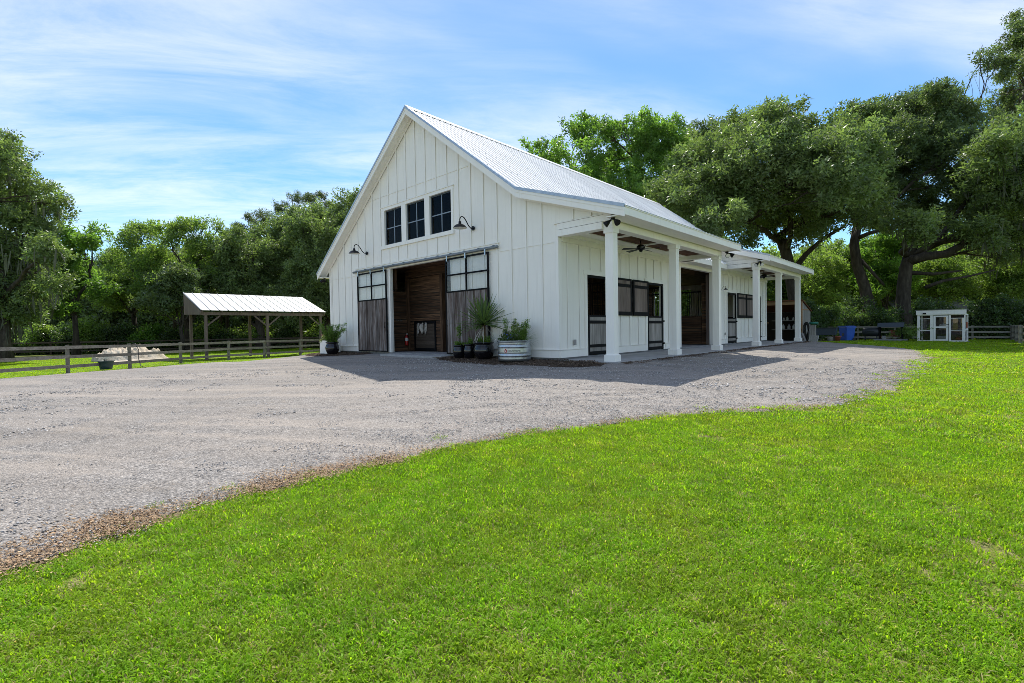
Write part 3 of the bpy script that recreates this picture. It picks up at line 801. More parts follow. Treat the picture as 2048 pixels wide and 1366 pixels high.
# porch A far rake, porch B near rake
for y0, sgn in ((PA1, 1), (PB0, -1)):
    pts = [(KX + .3, zr(KX + .3)), (EX, EZ)]
    a, b = (y0 - .03, y0 + .012) if sgn > 0 else (y0 - .012, y0 + .03)
    rake('rake_fascia', 'white_trim', pts, a, b, .06, .28)
    a, b = (y0 - .04, y0 + .026) if sgn > 0 else (y0 - .026, y0 + .04)
    rake('rake_trim', 'zinc', pts, a, b, -.018, .06)
    yw = 7.92 if sgn > 0 else 12.38
    a, b = (yw + .03, y0 - .032) if sgn > 0 else (y0 + .032, yw - .03)
    rake('soffit', 'white_trim', pts, a, b, .175, .20)
# eaves
for y0, y1 in ((PA0, PA1), (PB0, PB1)):
    piece('eave_fascia', roof_o, 'white_trim', EX - .035, EX - .001, y0 + .037, y1 - .032, EZ - .245, EZ - .055)
    piece('eave_fascia', roof_o, 'white_trim', EX - .034, EX + .018, y0 + .031, y1 - .031, EZ - .054, EZ - .026)
    piece('eave_soffit', roof_o, 'white_trim', 1.84, EX - .036, y0 + .05, y1 - .05, EZ - .235, EZ - .21)
    piece('eave_trim', roof_o, 'zinc', EX - .02, EX + .03, y0 - .02, y1 + .02, EZ - .026, EZ - .018)
piece('eave_fascia', roof_o, 'white_trim', .56, .60, PA1 + .02, PB0 - .02, zr(.6, False) - .24, zr(.6, False) - .03)
piece('eave_soffit', roof_o, 'white_trim', .04, .56, PA1 + .02, PB0 - .02, zr(.6, False) - .23, zr(.6, False) - .21)
piece('eave_fascia', roof_o, 'white_trim', LX + .001, LX + .04, RY0 + .04, RY1 - .03, LZ - .24, LZ - .03)
piece('eave_soffit', roof_o, 'white_trim', LX + .041, XL - .035, RY0 + .05, RY1 - .05, LZ - .23, LZ - .20)

# ---- porches: columns, beams, ceilings
def column(y):
    x = 1.67
    s = MB().box(x - .12, x + .12, y - .12, y + .12, .13, 3.42).build('column', 'white_trim', barn)
    b = MB()
    b.box(x - .163, x + .163, y - .163, y + .163, -.055, .118)
    b.hexa([(x - .163, y - .163, .118), (x + .163, y - .163, .118), (x + .163, y + .163, .118), (x - .163, y + .163, .118),
            (x - .13, y - .13, .136), (x + .13, y - .13, .136), (x + .13, y + .13, .136), (x - .13, y + .13, .136)])
    b.build('base', 'white_trim', s)
    MB().box(x - .148, x + .148, y - .148, y + .148, 3.40, 3.519).build('cap', 'white_trim', s)
for y in (.165, 4.02, 7.75, 12.57, 16.2, 20.03): column(y)
for y0, y1 in ((.02, 7.9), (12.41, YB - .01)):
    piece('porch_beam', barn, 'white_trim', 1.52, 1.80, y0, y1, 3.52, 3.71)
    piece('porch_frieze', barn, 'white_trim', 1.545, 1.785, y0 + .02, y1 - .02, 3.711, 3.90)
    # end beams across the porch
    for ye, s in ((y0, 1), (y1, -1)):
        a, b = (ye - .085, ye + .2) if s > 0 else (ye - .2, ye + .085)
        piece('end_beam', barn, 'white_trim', .022, 1.519, a, b, 3.52, 3.698)
        a, b = (ye - .065, ye + .18) if s > 0 else (ye - .18, ye + .065)
        piece('end_beam', barn, 'white_trim', .0, 1.79, a, b, 3.714, 3.885)
        piece('beam_cap', barn, 'white_trim', -.12, 1.78, a - .012, b + .012, 3.893, 3.912)
        a, b = (ye - .019, ye + .1) if s > 0 else (ye - .1, ye + .019)
        rk = MB()
        rk.hexa([(0, a, 3.901), (1.78, a, 3.901), (1.78, b, 3.901), (0, b, 3.901), (0, a, zr(0) - .19), (1.78, a, max(zr(1.78) - .19, 3.905)), (1.78, b, max(zr(1.78) - .19, 3.905)), (0, b, zr(0) - .19)])
        rk.build('end_gable', 'white_siding', barn)
    ceil = MB().box(.0, 1.52, y0 + .2, y1 - .2, 3.70, 3.72).build('porch_ceiling', 'porch_ceiling', barn)
    n = 10
    for k in range(n):
        x0 = .52 + k * .1
        piece('plank', ceil, 'porch_ceiling', x0 + .003, x0 + .097, y0 + .21, y1 - .21, 3.672, 3.699)
    piece('ceiling_border', ceil, 'white_trim', .102, .51, y0 + .21, y1 - .21, 3.655, 3.699)
    for yy in np.arange(y0 + 2.0, y1 - 1, 1.95): piece('ceiling_border', ceil, 'white_trim', .512, 1.519, yy - .07, yy + .07, 3.640, 3.671)
"""breezeway wall band above the side opening"""

# ---- gable windows
for a, b in WIN:
    w = MB()
    for q in ((a, a + .045, WZ0, WZ1), (b - .045, b, WZ0, WZ1), (a + .046, b - .046, WZ1 - .05, WZ1), (a + .046, b - .046, WZ0, WZ0 + .05)):
        w.box(q[0], q[1], .045, .10, q[2], q[3])
    wo = w.build('window', 'slate_plastic', barn)
    m = (a + b) / 2; zm = 5.12
    piece('muntin', wo, 'muntin_grey', m - .016, m + .016, .050, .085, WZ0 + .05, WZ1 - .05)
    for p, q in ((a + .046, m - .021), (m + .021, b - .046)):
        piece('muntin', wo, 'muntin_grey', p, q, .052, .083, zm - .018, zm + .018)
        piece('pane', wo, 'window_glass', p, q, .070, .074, WZ0 + .051, zm - .023)
        piece('pane', wo, 'window_glass', p, q, .070, .074, zm + .023, WZ1 - .051)
piece('window_head', gable, 'white_trim', -9.21, -4.60, -.036, -.001, WZ1, 5.98)
piece('window_drip', gable, 'white_trim', -9.24, -4.57, -.06, -.0012, 5.981, 6.01)
piece('window_sill', gable, 'white_trim', -9.24, -4.57, -.07, -.0012, 4.285, WZ0)
for a, b in ((-9.19, -8.99), (-7.77, -7.47), (-6.26, -5.96), (-4.72, -4.61)):
    piece('window_casing', gable, 'white_trim', a, b, -.034, -.001, WZ0 + .001, WZ1 - .001)
# dark loft behind the windows
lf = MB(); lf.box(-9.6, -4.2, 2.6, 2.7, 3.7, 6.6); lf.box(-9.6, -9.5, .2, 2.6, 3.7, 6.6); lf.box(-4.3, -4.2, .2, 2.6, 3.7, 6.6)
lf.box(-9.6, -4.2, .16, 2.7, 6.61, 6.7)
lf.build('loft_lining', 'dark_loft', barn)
MB().box(XL + .16, -.16, .16, YB - .16, 3.56, 3.66).build('loft_floor', 'stall_board_y', barn)

# ---- sliding doors on their track
piece('track_header', gable, 'white_trim', -11.46, -2.40, -.034, -.001, 3.50, 3.655)
piece('track_header_cap', gable, 'white_trim', -11.48, -2.38, -.055, -.0012, 3.656, 3.69)
tr = MB().tube([(-11.50, -.085, 3.535), (-2.38, -.085, 3.535)], .048, 10)
tro = tr.build('door_track', 'track_zinc', barn)
for k in range(13):
    x = -11.2 + k * .72
    MB().box(x - .03, x + .03, -.13, -.035, 3.56, 3.60).build('track_bracket', 'track_zinc', tro)
def sliding_door(x0, x1, name='sliding_door'):
    fr = MB(); y0, y1 = -.105, -.055; t = .055; zb, zt, zm = .015, 3.43, 2.20
    fr.box(x0, x0 + t, y0, y1, zb, zt); fr.box(x1 - t, x1, y0, y1, zb, zt)
    for z, h in ((zb, .05), (zm, .055), (2.80, .05), (zt - .055, .055)): fr.box(x0 + t, x1 - t, y0 + .001, y1 - .001, z, z + h)
    m = (x0 + x1) / 2; fr.box(m - .025, m + .025, y0 + .002, y1 - .002, zm + .055, zt - .055)
    d = fr.build(name, 'black_steel', barn)
    n = 15; w = (x1 - x0 - 2 * t) / n; e = np.cumsum(np.r_[0, rng.uniform(.7, 1.3, n)]); e = e / e[-1] * (x1 - x0 - 2 * t) + x0 + t
    for a, b in zip(e, e[1:]):
        dy = rng.uniform(0, .007)
        piece('plank', d, 'barn_board', a + .002, b - .002, y0 + .006 + dy, y1 - .008, zb + .05, zm)
    for a, b in ((x0 + t, m - .025), (m + .025, x1 - t)):
        for p, q in ((zm + .055, 2.80), (2.85, zt - .055)): piece('pane', d, 'door_glass', a, b, y0 + .022, y0 + .026, p, q)
    for x in (x0 + .12, m, x1 - .12):
        MB().box(x - .03, x + .03, -.13, -.106, 3.33, 3.52).build('hanger', 'bright_zinc', d)
    return d
sl = sliding_door(-11.17, -8.87)
sr = sliding_door(-5.03, -2.82)
for d, x in ((sl, -8.99), (sr, -4.93)):
    MB().tube([(x, -.106, 1.02), (x, -.15, 1.04), (x, -.15, 1.22), (x, -.106, 1.24)], .012, 6).build('pull_handle', 'lamp_black', d)
for a, b in ((OPX0 - .001, OPX0 + .045), (OPX1 - .045, OPX1 + .001)):
    piece('door_jamb', barn, 'white_trim', a, b, -.03, .06, 0.0, OPZ)

# ---- Dutch stall doors and their open upper leaves
def board_set(parent, mat, y0, y1, z0, z1, x, n, horizontal=False):
    for k in range(n):
        a = y0 + (y1 - y0) * k / n; b = y0 + (y1 - y0) * (k + 1) / n
        piece('plank', parent, mat, x - .02 + rng.uniform(0, .004), x + .004 + rng.uniform(0, .003), a + .0015, b - .0015, z0, z1)
def dutch_door(y0, y1):
    m = MB(); X0, X1 = -.05, .012; t = .075
    m.box(X0, X1, y0, y0 + .05, 0, 2.53); m.box(X0, X1, y1 - .05, y1, 0, 2.53); m.box(X0, X1, y0 + .05, y1 - .05, 2.45, 2.53)
    fo = m.build('stall_door', 'black_steel', barn)
    d = MB(); a, b = y0 + .055, y1 - .055; X0, X1 = -.045, .02
    for p in ((a, a + t), (b - t, b)): d.box(X0, X1, p[0], p[1], .02, 1.27)
    for z0, z1 in ((.02, .12), (.245, .34), (1.0, 1.10), (1.215, 1.27)): d.box(X0 + .001, X1 - .001, a + t, b - t, z0, z1)
    do = d.build('lower_leaf', 'black_steel', fo)
    return fo, a + t, b - t
def lower_boards(fo, a, b):
    for z0, z1, n in ((.12, .245, 1), (.34, 1.0, 5), (1.10, 1.215, 1)):
        for k in range(n):
            p = a + (b - a) * k / n; q = a + (b - a) * (k + 1) / n
            piece('plank', fo, 'door_board', -.03, .006 + rng.uniform(0, .004), p + .001, q - .001, z0, z1)
def upper_leaf(y0, y1):
    m = MB(); t = .08; X0, X1 = .034, .085
    for p in ((y0, y0 + t), (y1 - t, y1)): m.box(X0, X1, p[0], p[1], 1.275, 2.55)
    for z0, z1 in ((1.275, 1.41), (2.25, 2.36), (2.48, 2.55)): m.box(X0 + .001, X1 - .001, y0 + t, y1 - t, z0, z1)
    o = m.build('upper_leaf', 'black_steel', barn)
    for z0, z1, n in ((1.41, 2.25, 5), (2.36, 2.48, 4)):
        for k in range(n):
            p = y0 + t + (y1 - y0 - 2 * t) * k / n; q = y0 + t + (y1 - y0 - 2 * t) * (k + 1) / n
            piece('plank', o, 'leaf_board', X0 + .008, X1 - .012 + rng.uniform(0, .004), p + .001, q - .001, z0, z1)
    for z in (1.40, 2.42):
        MB().box(.05, .105, y0 - .03, y0 + .02, z, z + .05).build('hinge', 'black_steel', o)
    return o
for h in HOLES_S:
    if h[3] > 3: continue
    fo, a, b = dutch_door(h[0], h[1]); lower_boards(fo, a, b)
    for z in (.2, 1.06): MB().box(.013, .05, h[1] - .03, h[1] + .05, z, z + .06).build('hinge', 'black_steel', fo)
for y0, y1 in ((2.79, 4.09), (4.21, 5.33), (15.0, 16.3), (16.36, 17.66)): upper_leaf(y0, y1)

# ---- inside: stall partitions of stained boards with bars above
def plank_wall_x(name, y, x0, x1, z0, z1, n=None, th=.05, post=True):
    """wall lying across x at depth y made of horizontal planks"""
    n = n or max(1, int(round((z1 - z0) / .15)))
    base = MB().box(x0, x1, y + .012, y + th, z0, z1).build(name, 'dark_loft', barn)
    for k in range(n):
        a = z0 + (z1 - z0) * k / n; b = z0 + (z1 - z0) * (k + 1) / n
        piece('plank', base, 'stall_board_x', x0, x1, y - .016 + rng.uniform(-.012, .010), y + .011, a + .014, b - .014)
    return base
def plank_wall_y(name, x, y0, y1, z0, z1, th=.05, face=1):
    n = max(1, int(round((z1 - z0) / .15)))
    base = MB().box(min(x - face * .012, x - face * th), max(x - face * .012, x - face * th), y0, y1, z0, z1).build(name, 'dark_loft', barn)
    for k in range(n):
        a = z0 + (z1 - z0) * k / n; b = z0 + (z1 - z0) * (k + 1) / n
        o = rng.uniform(-.012, .010); p, q = sorted((x - face * .011, x + face * (.016 + o)))
        piece('plank', base, 'stall_board_y', p, q, y0, y1, a + .014, b - .014)
    return base
# front bay seen through the big opening
plank_wall_y('plank_wall', -9.58, .16, 1.5, 0, 2.62)
pw = plank_wall_x('plank_wall', 1.5, -9.56, -7.3, 1.30, 2.62)
plank_wall_x('plank_wall', 1.5, -9.56, -9.16, 0, 1.29); plank_wall_x('plank_wall', 1.5, -7.62, -7.3, 0, 1.29)
MB().box(-9.56, -7.3, 1.53, 1.6, 2.63, 3.56).build('upper_panel', 'stall_board_x', barn)
sd = MB()
for q in ((-9.15, -9.06, .02, 1.28), (-7.72, -7.63, .02, 1.28), (-9.06, -7.72, 1.18, 1.28), (-9.06, -7.72, .02, .12)): sd.box(q[0], q[1], 1.46, 1.52, q[2], q[3])
sdo = sd.build('stall_gate', 'black_steel', barn)
for k in range(7): piece('plank', sdo, 'dark_fence', -9.055, -7.725, 1.485, 1.51, .125 + k * .15, .27 + k * .15)
for x in (-9.62, -7.22):
    MB().box(x, x + .16, 1.38, 1.6, 0, 3.55).build('post', 'stall_post', barn)
for x in (-9.5, -9.1, -8.9): MB().box(x, x + .1, .30, .40, 2.62, 3.56).build('stud', 'stall_post', barn)
MB().box(-9.62, -4.3, 1.36, 1.62, 3.2, 3.55).build('header_beam', 'stall_board_x', barn)
MB().box(-9.62, -4.6, .17, .36, 3.46, 3.56).build('header_beam', 'stall_board_x', barn)
# aisle walls
plank_wall_y('plank_wall', -7.2, 1.62, YB - .16, 0, 3.56)
plank_wall_y('plank_wall', -4.4, .16, 4.0, 0, 1.35, face=-1); plank_wall_y('plank_wall', -4.4, 4.1, 8.1, 0, 1.35, face=-1)
plank_wall_y('plank_wall', -4.4, 12.1, YB - .16, 0, 1.35, face=-1)
for y in (4.05, 8.15, 16.0): plank_wall_x('plank_wall', y, -4.38, -.17, 0, 1.35)
plank_wall_x('plank_wall', 12.0, -4.38, -.62, 0, 1.38)
plank_wall_x('plank_wall', 12.0, -.60, -.24, 0, 2.95)
def bars(y, x0, x1, z0=1.36, z1=2.5):
    m = MB(); m.box(x0, x1, y - .015, y + .025, z1, z1 + .06)
    o = m.build('bar_screen', 'black_steel', barn)
    n = int((x1 - x0) / .11)
    for k in range(n + 1):
        x = x0 + .02 + (x1 - x0 - .04) * k / n; piece('bar', o, 'black_steel', x - .009, x + .009, y - .009, y + .009, z0, z1)
for y, x0, x1 in ((4.07, -4.3, -.2), (8.17, -4.3, -.2), (12.02, -4.3, -.64)): bars(y, x0, x1)
for x in (-4.42, -.3):
    for y in (4.0, 8.1, 12.02): MB().box(x, x + .14, y + .03, y + .17, 0, 3.55).build('post', 'stall_post', barn)
bk = MB().box(-1.02, -.26, 11.80, 11.86, .0, 3.3).build('side_track_door', 'leaf_board', barn)
bk.location = (.02, 0.02, 0); bk.scale = (.35, 1, 1)
for k in range(4): MB().box(-3.9 + k * 1.0, -3.82 + k * 1.0, 8.3, 11.8, 3.30, 3.5).build('joist', 'stall_board_y', barn)
# strip lamp under the passage ceiling and pale sheathing seen through the second stall door
MB().box(-3.2, -1.8, 9.9, 10.02, 3.40, 3.46).build('strip_light', 'white_plastic', barn)
MB().box(-.9, -.78, 6.75, 6.85, 0, 2.9).build('post', 'white_trim', barn)
MB().box(-.75, -.63, 14.9, 15.0, 0, 2.9).build('post', 'white_trim', barn)

# ================================================================== things on and around the barn
def on_plane(px, py, axis, val):
    r = ray(px, py); return CAM_C + r * ((val - CAM_C[axis]) / r[axis])

# ---- gooseneck lamps
def gooseneck(loc, rz, label, s=1.0):
    t = thing('barn_lamp', label, 'wall lamp', loc, rz, 'gooseneck barn lamps')
    MB().tube([(0, 0.0, 0), (0, -.03, 0)], .075 * s, 14).build('wall_plate', 'lamp_black', t)
    path = [(0, -.02, 0), (0, -.12, -.01), (0, -.22, .06), (0, -.32, .2), (0, -.41, .30), (0, -.50, .325), (0, -.57, .29), (0, -.60, .22), (0, -.60, .13)]
    MB().tube([tuple(c * s for c in p) for p in path], .017 * s, 8).build('arm', 'lamp_black', t)
    sh = MB().lathe([(r * s, z * s) for r, z in ((.03, .15), (.045, .14), (.05, .07), (.08, .05), (.14, .03), (.19, -.01), (.225, -.065), (.232, -.068), (.23, -.075))], 24, (0, -.60 * s))
    sh.build('shade', 'lamp_black', t)
    MB().lathe([(r * s, z * s) for r, z in ((.229, -.076), (.215, -.066), (.18, -.02), (.12, .015), (.02, .03))], 24, (0, -.60 * s)).build('shade_lining', 'lamp_white', t)
    MB().ball((0, -.60 * s, -.02 * s), .045 * s, 6).build('bulb', 'lamp_white', t)
    return t
gooseneck((-3.57, -.032, 4.31), 0, 'black gooseneck lamp on the gable between windows and porch')
gooseneck((-10.40, -.032, 4.28), 0, 'black gooseneck lamp above the far sliding door')
gooseneck((.03, 12.62, 2.62), math.pi / 2, 'small black gooseneck lamp under the farther porch', .45)

def floodlight(loc, label, heads, s=1.0, lens='lamp_black'):
    t = thing('floodlight', label, 'floodlight', loc, 0, 'twin floodlights under the eaves')
    MB().tube([(0, 0, 0), (0, 0, -.045 * s)], .055 * s, 12).build('mount', 'lamp_black', t)
    for dx, dy in heads:
        a = np.array([dx * .05, dy * .05, -.05]) * s; d = np.array([dx, dy, -.75]); d /= np.linalg.norm(d)
        pts = [a, a + d * .05 * s, a + d * .07 * s, a + d * .19 * s, a + d * .20 * s]
        h = MB().tube(pts, [.022 * s, .028 * s, .045 * s, .085 * s, .086 * s], 12).build('lamp_head', 'lamp_black', t)
        MB().tube([pts[-1] + d * .001, pts[-1] + d * .006 * s], .074 * s, 12).build('lens', lens, h)
    return t
floodlight((1.95, -.2, 3.712), 'twin floodlight hanging at the near porch corner', ((-.8, -.5), (.9, -.4)))
floodlight((-14.1, -.16, 3.50), 'twin floodlight under the low far eave of the gable', ((-.9, -.4), (.8, -.5)), .95)
floodlight((1.93, 8.1, 3.715), 'floodlight with pale lens at the end of the nearer porch', ((.5, -.9), (1.0, .3)), 1.1, 'lamp_white')
floodlight((1.93, 12.2, 3.712), 'twin floodlight at the near corner of the farther porch', ((-.5, -.9), (.7, -.8)), 1.0, 'lamp_white')
cm = thing('security_camera', 'small round camera under the roof peak', 'camera', (-6.55, -.2, 8.93))
MB().tube([(0, 0, 0.04), (0, -.02, -.03)], .03, 10).build('bracket', 'lamp_black', cm)
MB().ball((0, -.04, -.06), .06, 7).build('housing', 'lamp_black', cm)

def ceiling_fan(y, label, a0):
    t = thing('ceiling_fan', label, 'fan', (.95, y, 3.67), 0, 'porch ceiling fans')
    MB().tube([(0, 0, 0), (0, 0, -.17)], .02, 8).build('downrod', 'lamp_black', t)
    MB().lathe([(.02, -.14), (.09, -.15), (.135, -.19), (.14, -.25), (.10, -.29), (.06, -.31), (.055, -.35), (.01, -.37)], 18).build('motor', 'lamp_black', t)
    for k in range(5):
        a = a0 + k * 2 * math.pi / 5; c, s = math.cos(a), math.sin(a)
        def P(r, w, z): return (c * r - s * w, s * r + c * w, z)
        z = -.27
        m = MB().hexa([P(.12, -.03, z - .01), P(.62, -.075, z - .03), P(.62, .075, z + .005), P(.12, .03, z), P(.12, -.03, z), P(.62, -.075, z - .02), P(.62, .075, z + .015), P(.12, .03, z + .01)])
        m.build('blade', 'dark_plastic', t)
    return t
ceiling_fan(3.15, 'black five-blade fan on the nearer porch ceiling', .3)
ceiling_fan(16.3, 'black five-blade fan on the farther porch ceiling', .9)
MB().box(.031, .075, .66, .74, .36, .52).build('outlet_box', 'cinder', barn)
MB().box(.031, .07, 13.2, 13.27, .42, .54).build('outlet_box', 'cinder', barn)

# ---- things inside the big doorway
fe = thing('fire_extinguisher', 'red fire extinguisher hung on the plank wall inside the doorway', 'fire extinguisher', (-9.47, 1.28, .24))
MB().lathe([(.005, 0), (.07, .0), (.078, .03), (.078, .36), (.05, .42), (.025, .44), (.02, .48)], 18).build('cylinder', 'red_paint', fe)
MB().lathe([(.0795, .20), (.0795, .33)], 18).build('label_band', 'white_plastic', fe)
MB().box(-.02, .09, -.015, .015, .48, .52).build('handle', 'white_plastic', fe)
MB().tube([(.05, 0, .47), (.1, 0, .42), (.1, 0, .2)], .011, 6).build('hose', 'hose_black', fe)
ht = thing('halter', 'pale rope halters hanging on the dark stall gate', 'halter', (-8.55, 1.45, .62))
for dx, L in ((-.28, .58), (-.22, .46), (.02, .4), (.06, .44), (.24, .55), (.30, .48)):
    MB().tube([(dx, -.01, .6), (dx - .03, -.025, .6 - L * .5), (dx + .01, -.03, .6 - L), (dx + .05, -.025, .6 - L * .55), (dx + .025, -.01, .6)], .012, 6).build('strap', 'rope', ht)
MB().tube([(-.02, -.02, .55), (.0, -.05, .38), (.08, -.05, .25), (.02, -.02, .12)], [.05, .09, .08, .03], 8).build('fly_mask', 'rope', ht)
rk = thing('hook_rack', 'small silver bridle rack on the plank wall', 'rack', (-9.56, .92, 1.32))
MB().box(0, .02, -.16, .16, -.012, .012).build('bar', 'bright_zinc', rk)
for y in (-.15, -.05, .05, .15): MB().tube([(.02, y, 0), (.07, y, .0), (.08, y, .05)], .01, 6).build('hook', 'bright_zinc', rk)

# ================================================================== planters by the doors
def pot(loc, label, prof, mat, rz=0, name='flower_pot', sides=32):
    t = thing(name, label, 'planter', loc, rz)
    MB().lathe(prof, sides).build('bowl', mat, t)
    r = max(p[0] for p in prof if p[1] > prof[-1][1] - .12) - .03
    MB().lathe([(.002, prof[-1][1] - .045), (r, prof[-1][1] - .05)], sides).build('soil', 'potting_soil', t)
    return t
def pot_prof(R, H, neck=.82, foot=.55, lip=.06):
    """rounded jar with a rolled rim, outside then a little inside"""
    return [(.002, 0), (R * foot, 0), (R * .8, H * .15), (R * .97, H * .36), (R, H * .52), (R * .95, H * .68), (R * neck, H * .82), (R * neck * .98, H * .87),
            (R * (neck + .12), H * .95), (R * (neck + .15), H), (R * (neck + .08), H), (R * (neck - .02), H * .93), (R * (neck - .03), H * .86)]
GZB = -.075
pot((-2.66, -.50, GZB), 'large glossy black jar holding the spiky palm', pot_prof(.34, .54), 'black_glaze')
pot((-3.86, -.52, GZB), 'small black pot with trailing plant, farther from the palm', pot_prof(.215, .44, .86, .68), 'black_glaze')
pot((-3.44, -.42, GZB), 'small black pot standing between the palm jar and its twin', pot_prof(.205, .48, .84, .7), 'black_glaze')
pot((-12.12, -.85, -.12), 'glossy black jar in front of the white box planter', pot_prof(.30, .56), 'black_glaze')
bp = thing('box_planter', 'white square planter behind the glossy black jar', 'planter', (-12.93, -.55, -.12))
bm = MB(); w = .33
bm.box(-w, w, -w, -w + .04, 0, .62); bm.box(-w, w, w - .04, w, 0, .62); bm.box(-w, -w + .04, -w + .041, w - .041, 0, .62); bm.box(w - .04, w, -w + .041, w - .041, 0, .62)
bm.build('box', 'white_trim', bp)
MB().box(-w + .02, w - .02, -w + .02, w - .02, .3, .55).build('soil', 'potting_soil', bp)

# galvanised stock tank with its printed mark
TK = (-1.24, -.60, GZB); TR, TH = .50, .60
tk = thing('stock_tank', 'round galvanised stock tank planter with red printed mark', 'planter', TK)
prof = [(.002, 0), (TR * .97, 0), (TR * .985, .04)]
for z in np.linspace(.05, .55, 26):
    k = 0
    for c in (.17, .43): k += .016 * math.exp(-((z - c) / .02) ** 2) - .010 * math.exp(-((z - c - .045) / .018) ** 2)
    prof.append((TR + k, z))
prof += [(TR + .012, .575), (TR + .022, .59), (TR + .012, .605), (TR - .012, .60), (TR - .02, .55)]
MB().lathe(prof, 48).build('shell', 'bright_zinc', tk)
MB().lathe([(.002, .54), (TR - .015, .535)], 32).build('soil', 'potting_soil', tk)
aim = math.atan2(CAM_C[1] - TK[1], CAM_C[0] - TK[0])
cu = bpy.data.curves.new('tank_lettering', 'FONT'); cu.body = 'COUNTYLINE'; cu.size = .062; cu.align_x = 'LEFT'; cu.offset = .0012
tmp = bpy.data.objects.new('tmp_text', cu); col.objects.link(tmp)
tme = bpy.data.meshes.new_from_object(tmp.evaluated_get(bpy.context.evaluated_depsgraph_get()))
col.objects.unlink(tmp); bpy.data.objects.remove(tmp)
A0 = aim - .62
for v in tme.vertices:
    a = A0 + .10 / TR + v.co.x / TR; z = .285 + v.co.y; r = TR + .003
    v.co = (r * math.cos(a), r * math.sin(a), z)
tme.materials.clear(); tme.materials.append(MATS['logo_dark'])
link('lettering', tme, tk)
def on_tank(pts, rad): return [((TR + rad) * math.cos(A0 + x / TR), (TR + rad) * math.sin(A0 + x / TR), z) for x, z in pts]
dia = [(.04, .25), (.085, .275), (.075, .33), (.04, .375), (.005, .33), (-.005, .275)]
MB().add(on_tank(dia, .003), [(0, 1, 2, 3, 4, 5)]).build('emblem', 'red_paint', tk)
MB().add(on_tank([(.04, .268), (.062, .28), (.04, .335), (.018, .28)], .0045), [(0, 1, 2, 3)]).build('emblem', 'white_plastic', tk)
hs = MB().tube([(-2.1, -.42, GZB + .02), (-1.98, -.34, .25), (-1.84, -.36, .62), (-1.70, -.45, .82), (-1.58, -.55, .80), (-1.50, -.6, .6), (-1.52, -.66, .46)], .016, 8)
tag(hs.build('garden_hose', 'hose_black'), 'black garden hose looping over into the metal tank', 'hose')

# plants in the pots
def blades(n, L0, L1, w, up0, up1, bend, seed):
    """n long tapering leaves springing from one point; returns MB"""
    r = np.random.default_rng(seed); mb = MB()
    for k in range(n):
        a = r.uniform(0, 2 * math.pi); e = r.uniform(up0, up1); L = r.uniform(L0, L1)
        d = np.array([math.cos(a) * math.cos(e), math.sin(a) * math.cos(e), math.sin(e)]); s = np.array([-math.sin(a), math.cos(a), 0])
        p = d * .02; vs = []; seg = 5
        for i in range(seg + 1):
            t = i / seg; ww = w * (.6 + .8 * t) * (1 - t ** 3) + .001
            up = np.cross(s, d)
            vs += [p - s * ww - up * ww * .0, p + up * -ww * .5, p + s * ww]
            d = d + np.array([0, 0, -bend * (1.2 - math.sin(max(e, 0)))]) / seg; d /= np.linalg.norm(d); p = p + d * L / seg
        fs = []
        for i in range(seg):
            for j in range(2): fs.append((i * 3 + j, i * 3 + j + 1, (i + 1) * 3 + j + 1, (i + 1) * 3 + j))
        mb.add(vs, fs)
    return mb
yu = thing('palm_yucca', 'spiky palm with a short trunk in the black jar', 'plant', (-2.66, -.50, .41))
MB().tube([(0, 0, 0), (.01, 0, .2), (-.01, .01, .4), (0, 0, .62)], [.055, .06, .058, .075], 12).build('trunk', 'palm_bark', yu)
blades(105, .8, 1.15, .031, -.12, 1.35, .20, 5).build('leaves', 'palm_leaf', yu, (0, 0, .62))
blades(6, .6, .8, .012, -.9, -.5, .3, 9).build('dead_leaves', 'rope', yu, (0, 0, .60))
gt = thing('grass_tuft', 'bright green grass tuft round the palm trunk', 'plant', (-2.66, -.50, .42))
for k in range(7):
    a = k * .9; blades(22, .18, .32, .006, .5, 1.5, .5, 20 + k).build('tuft', 'pot_leaf', gt, (.17 * math.cos(a), .17 * math.sin(a), 0))

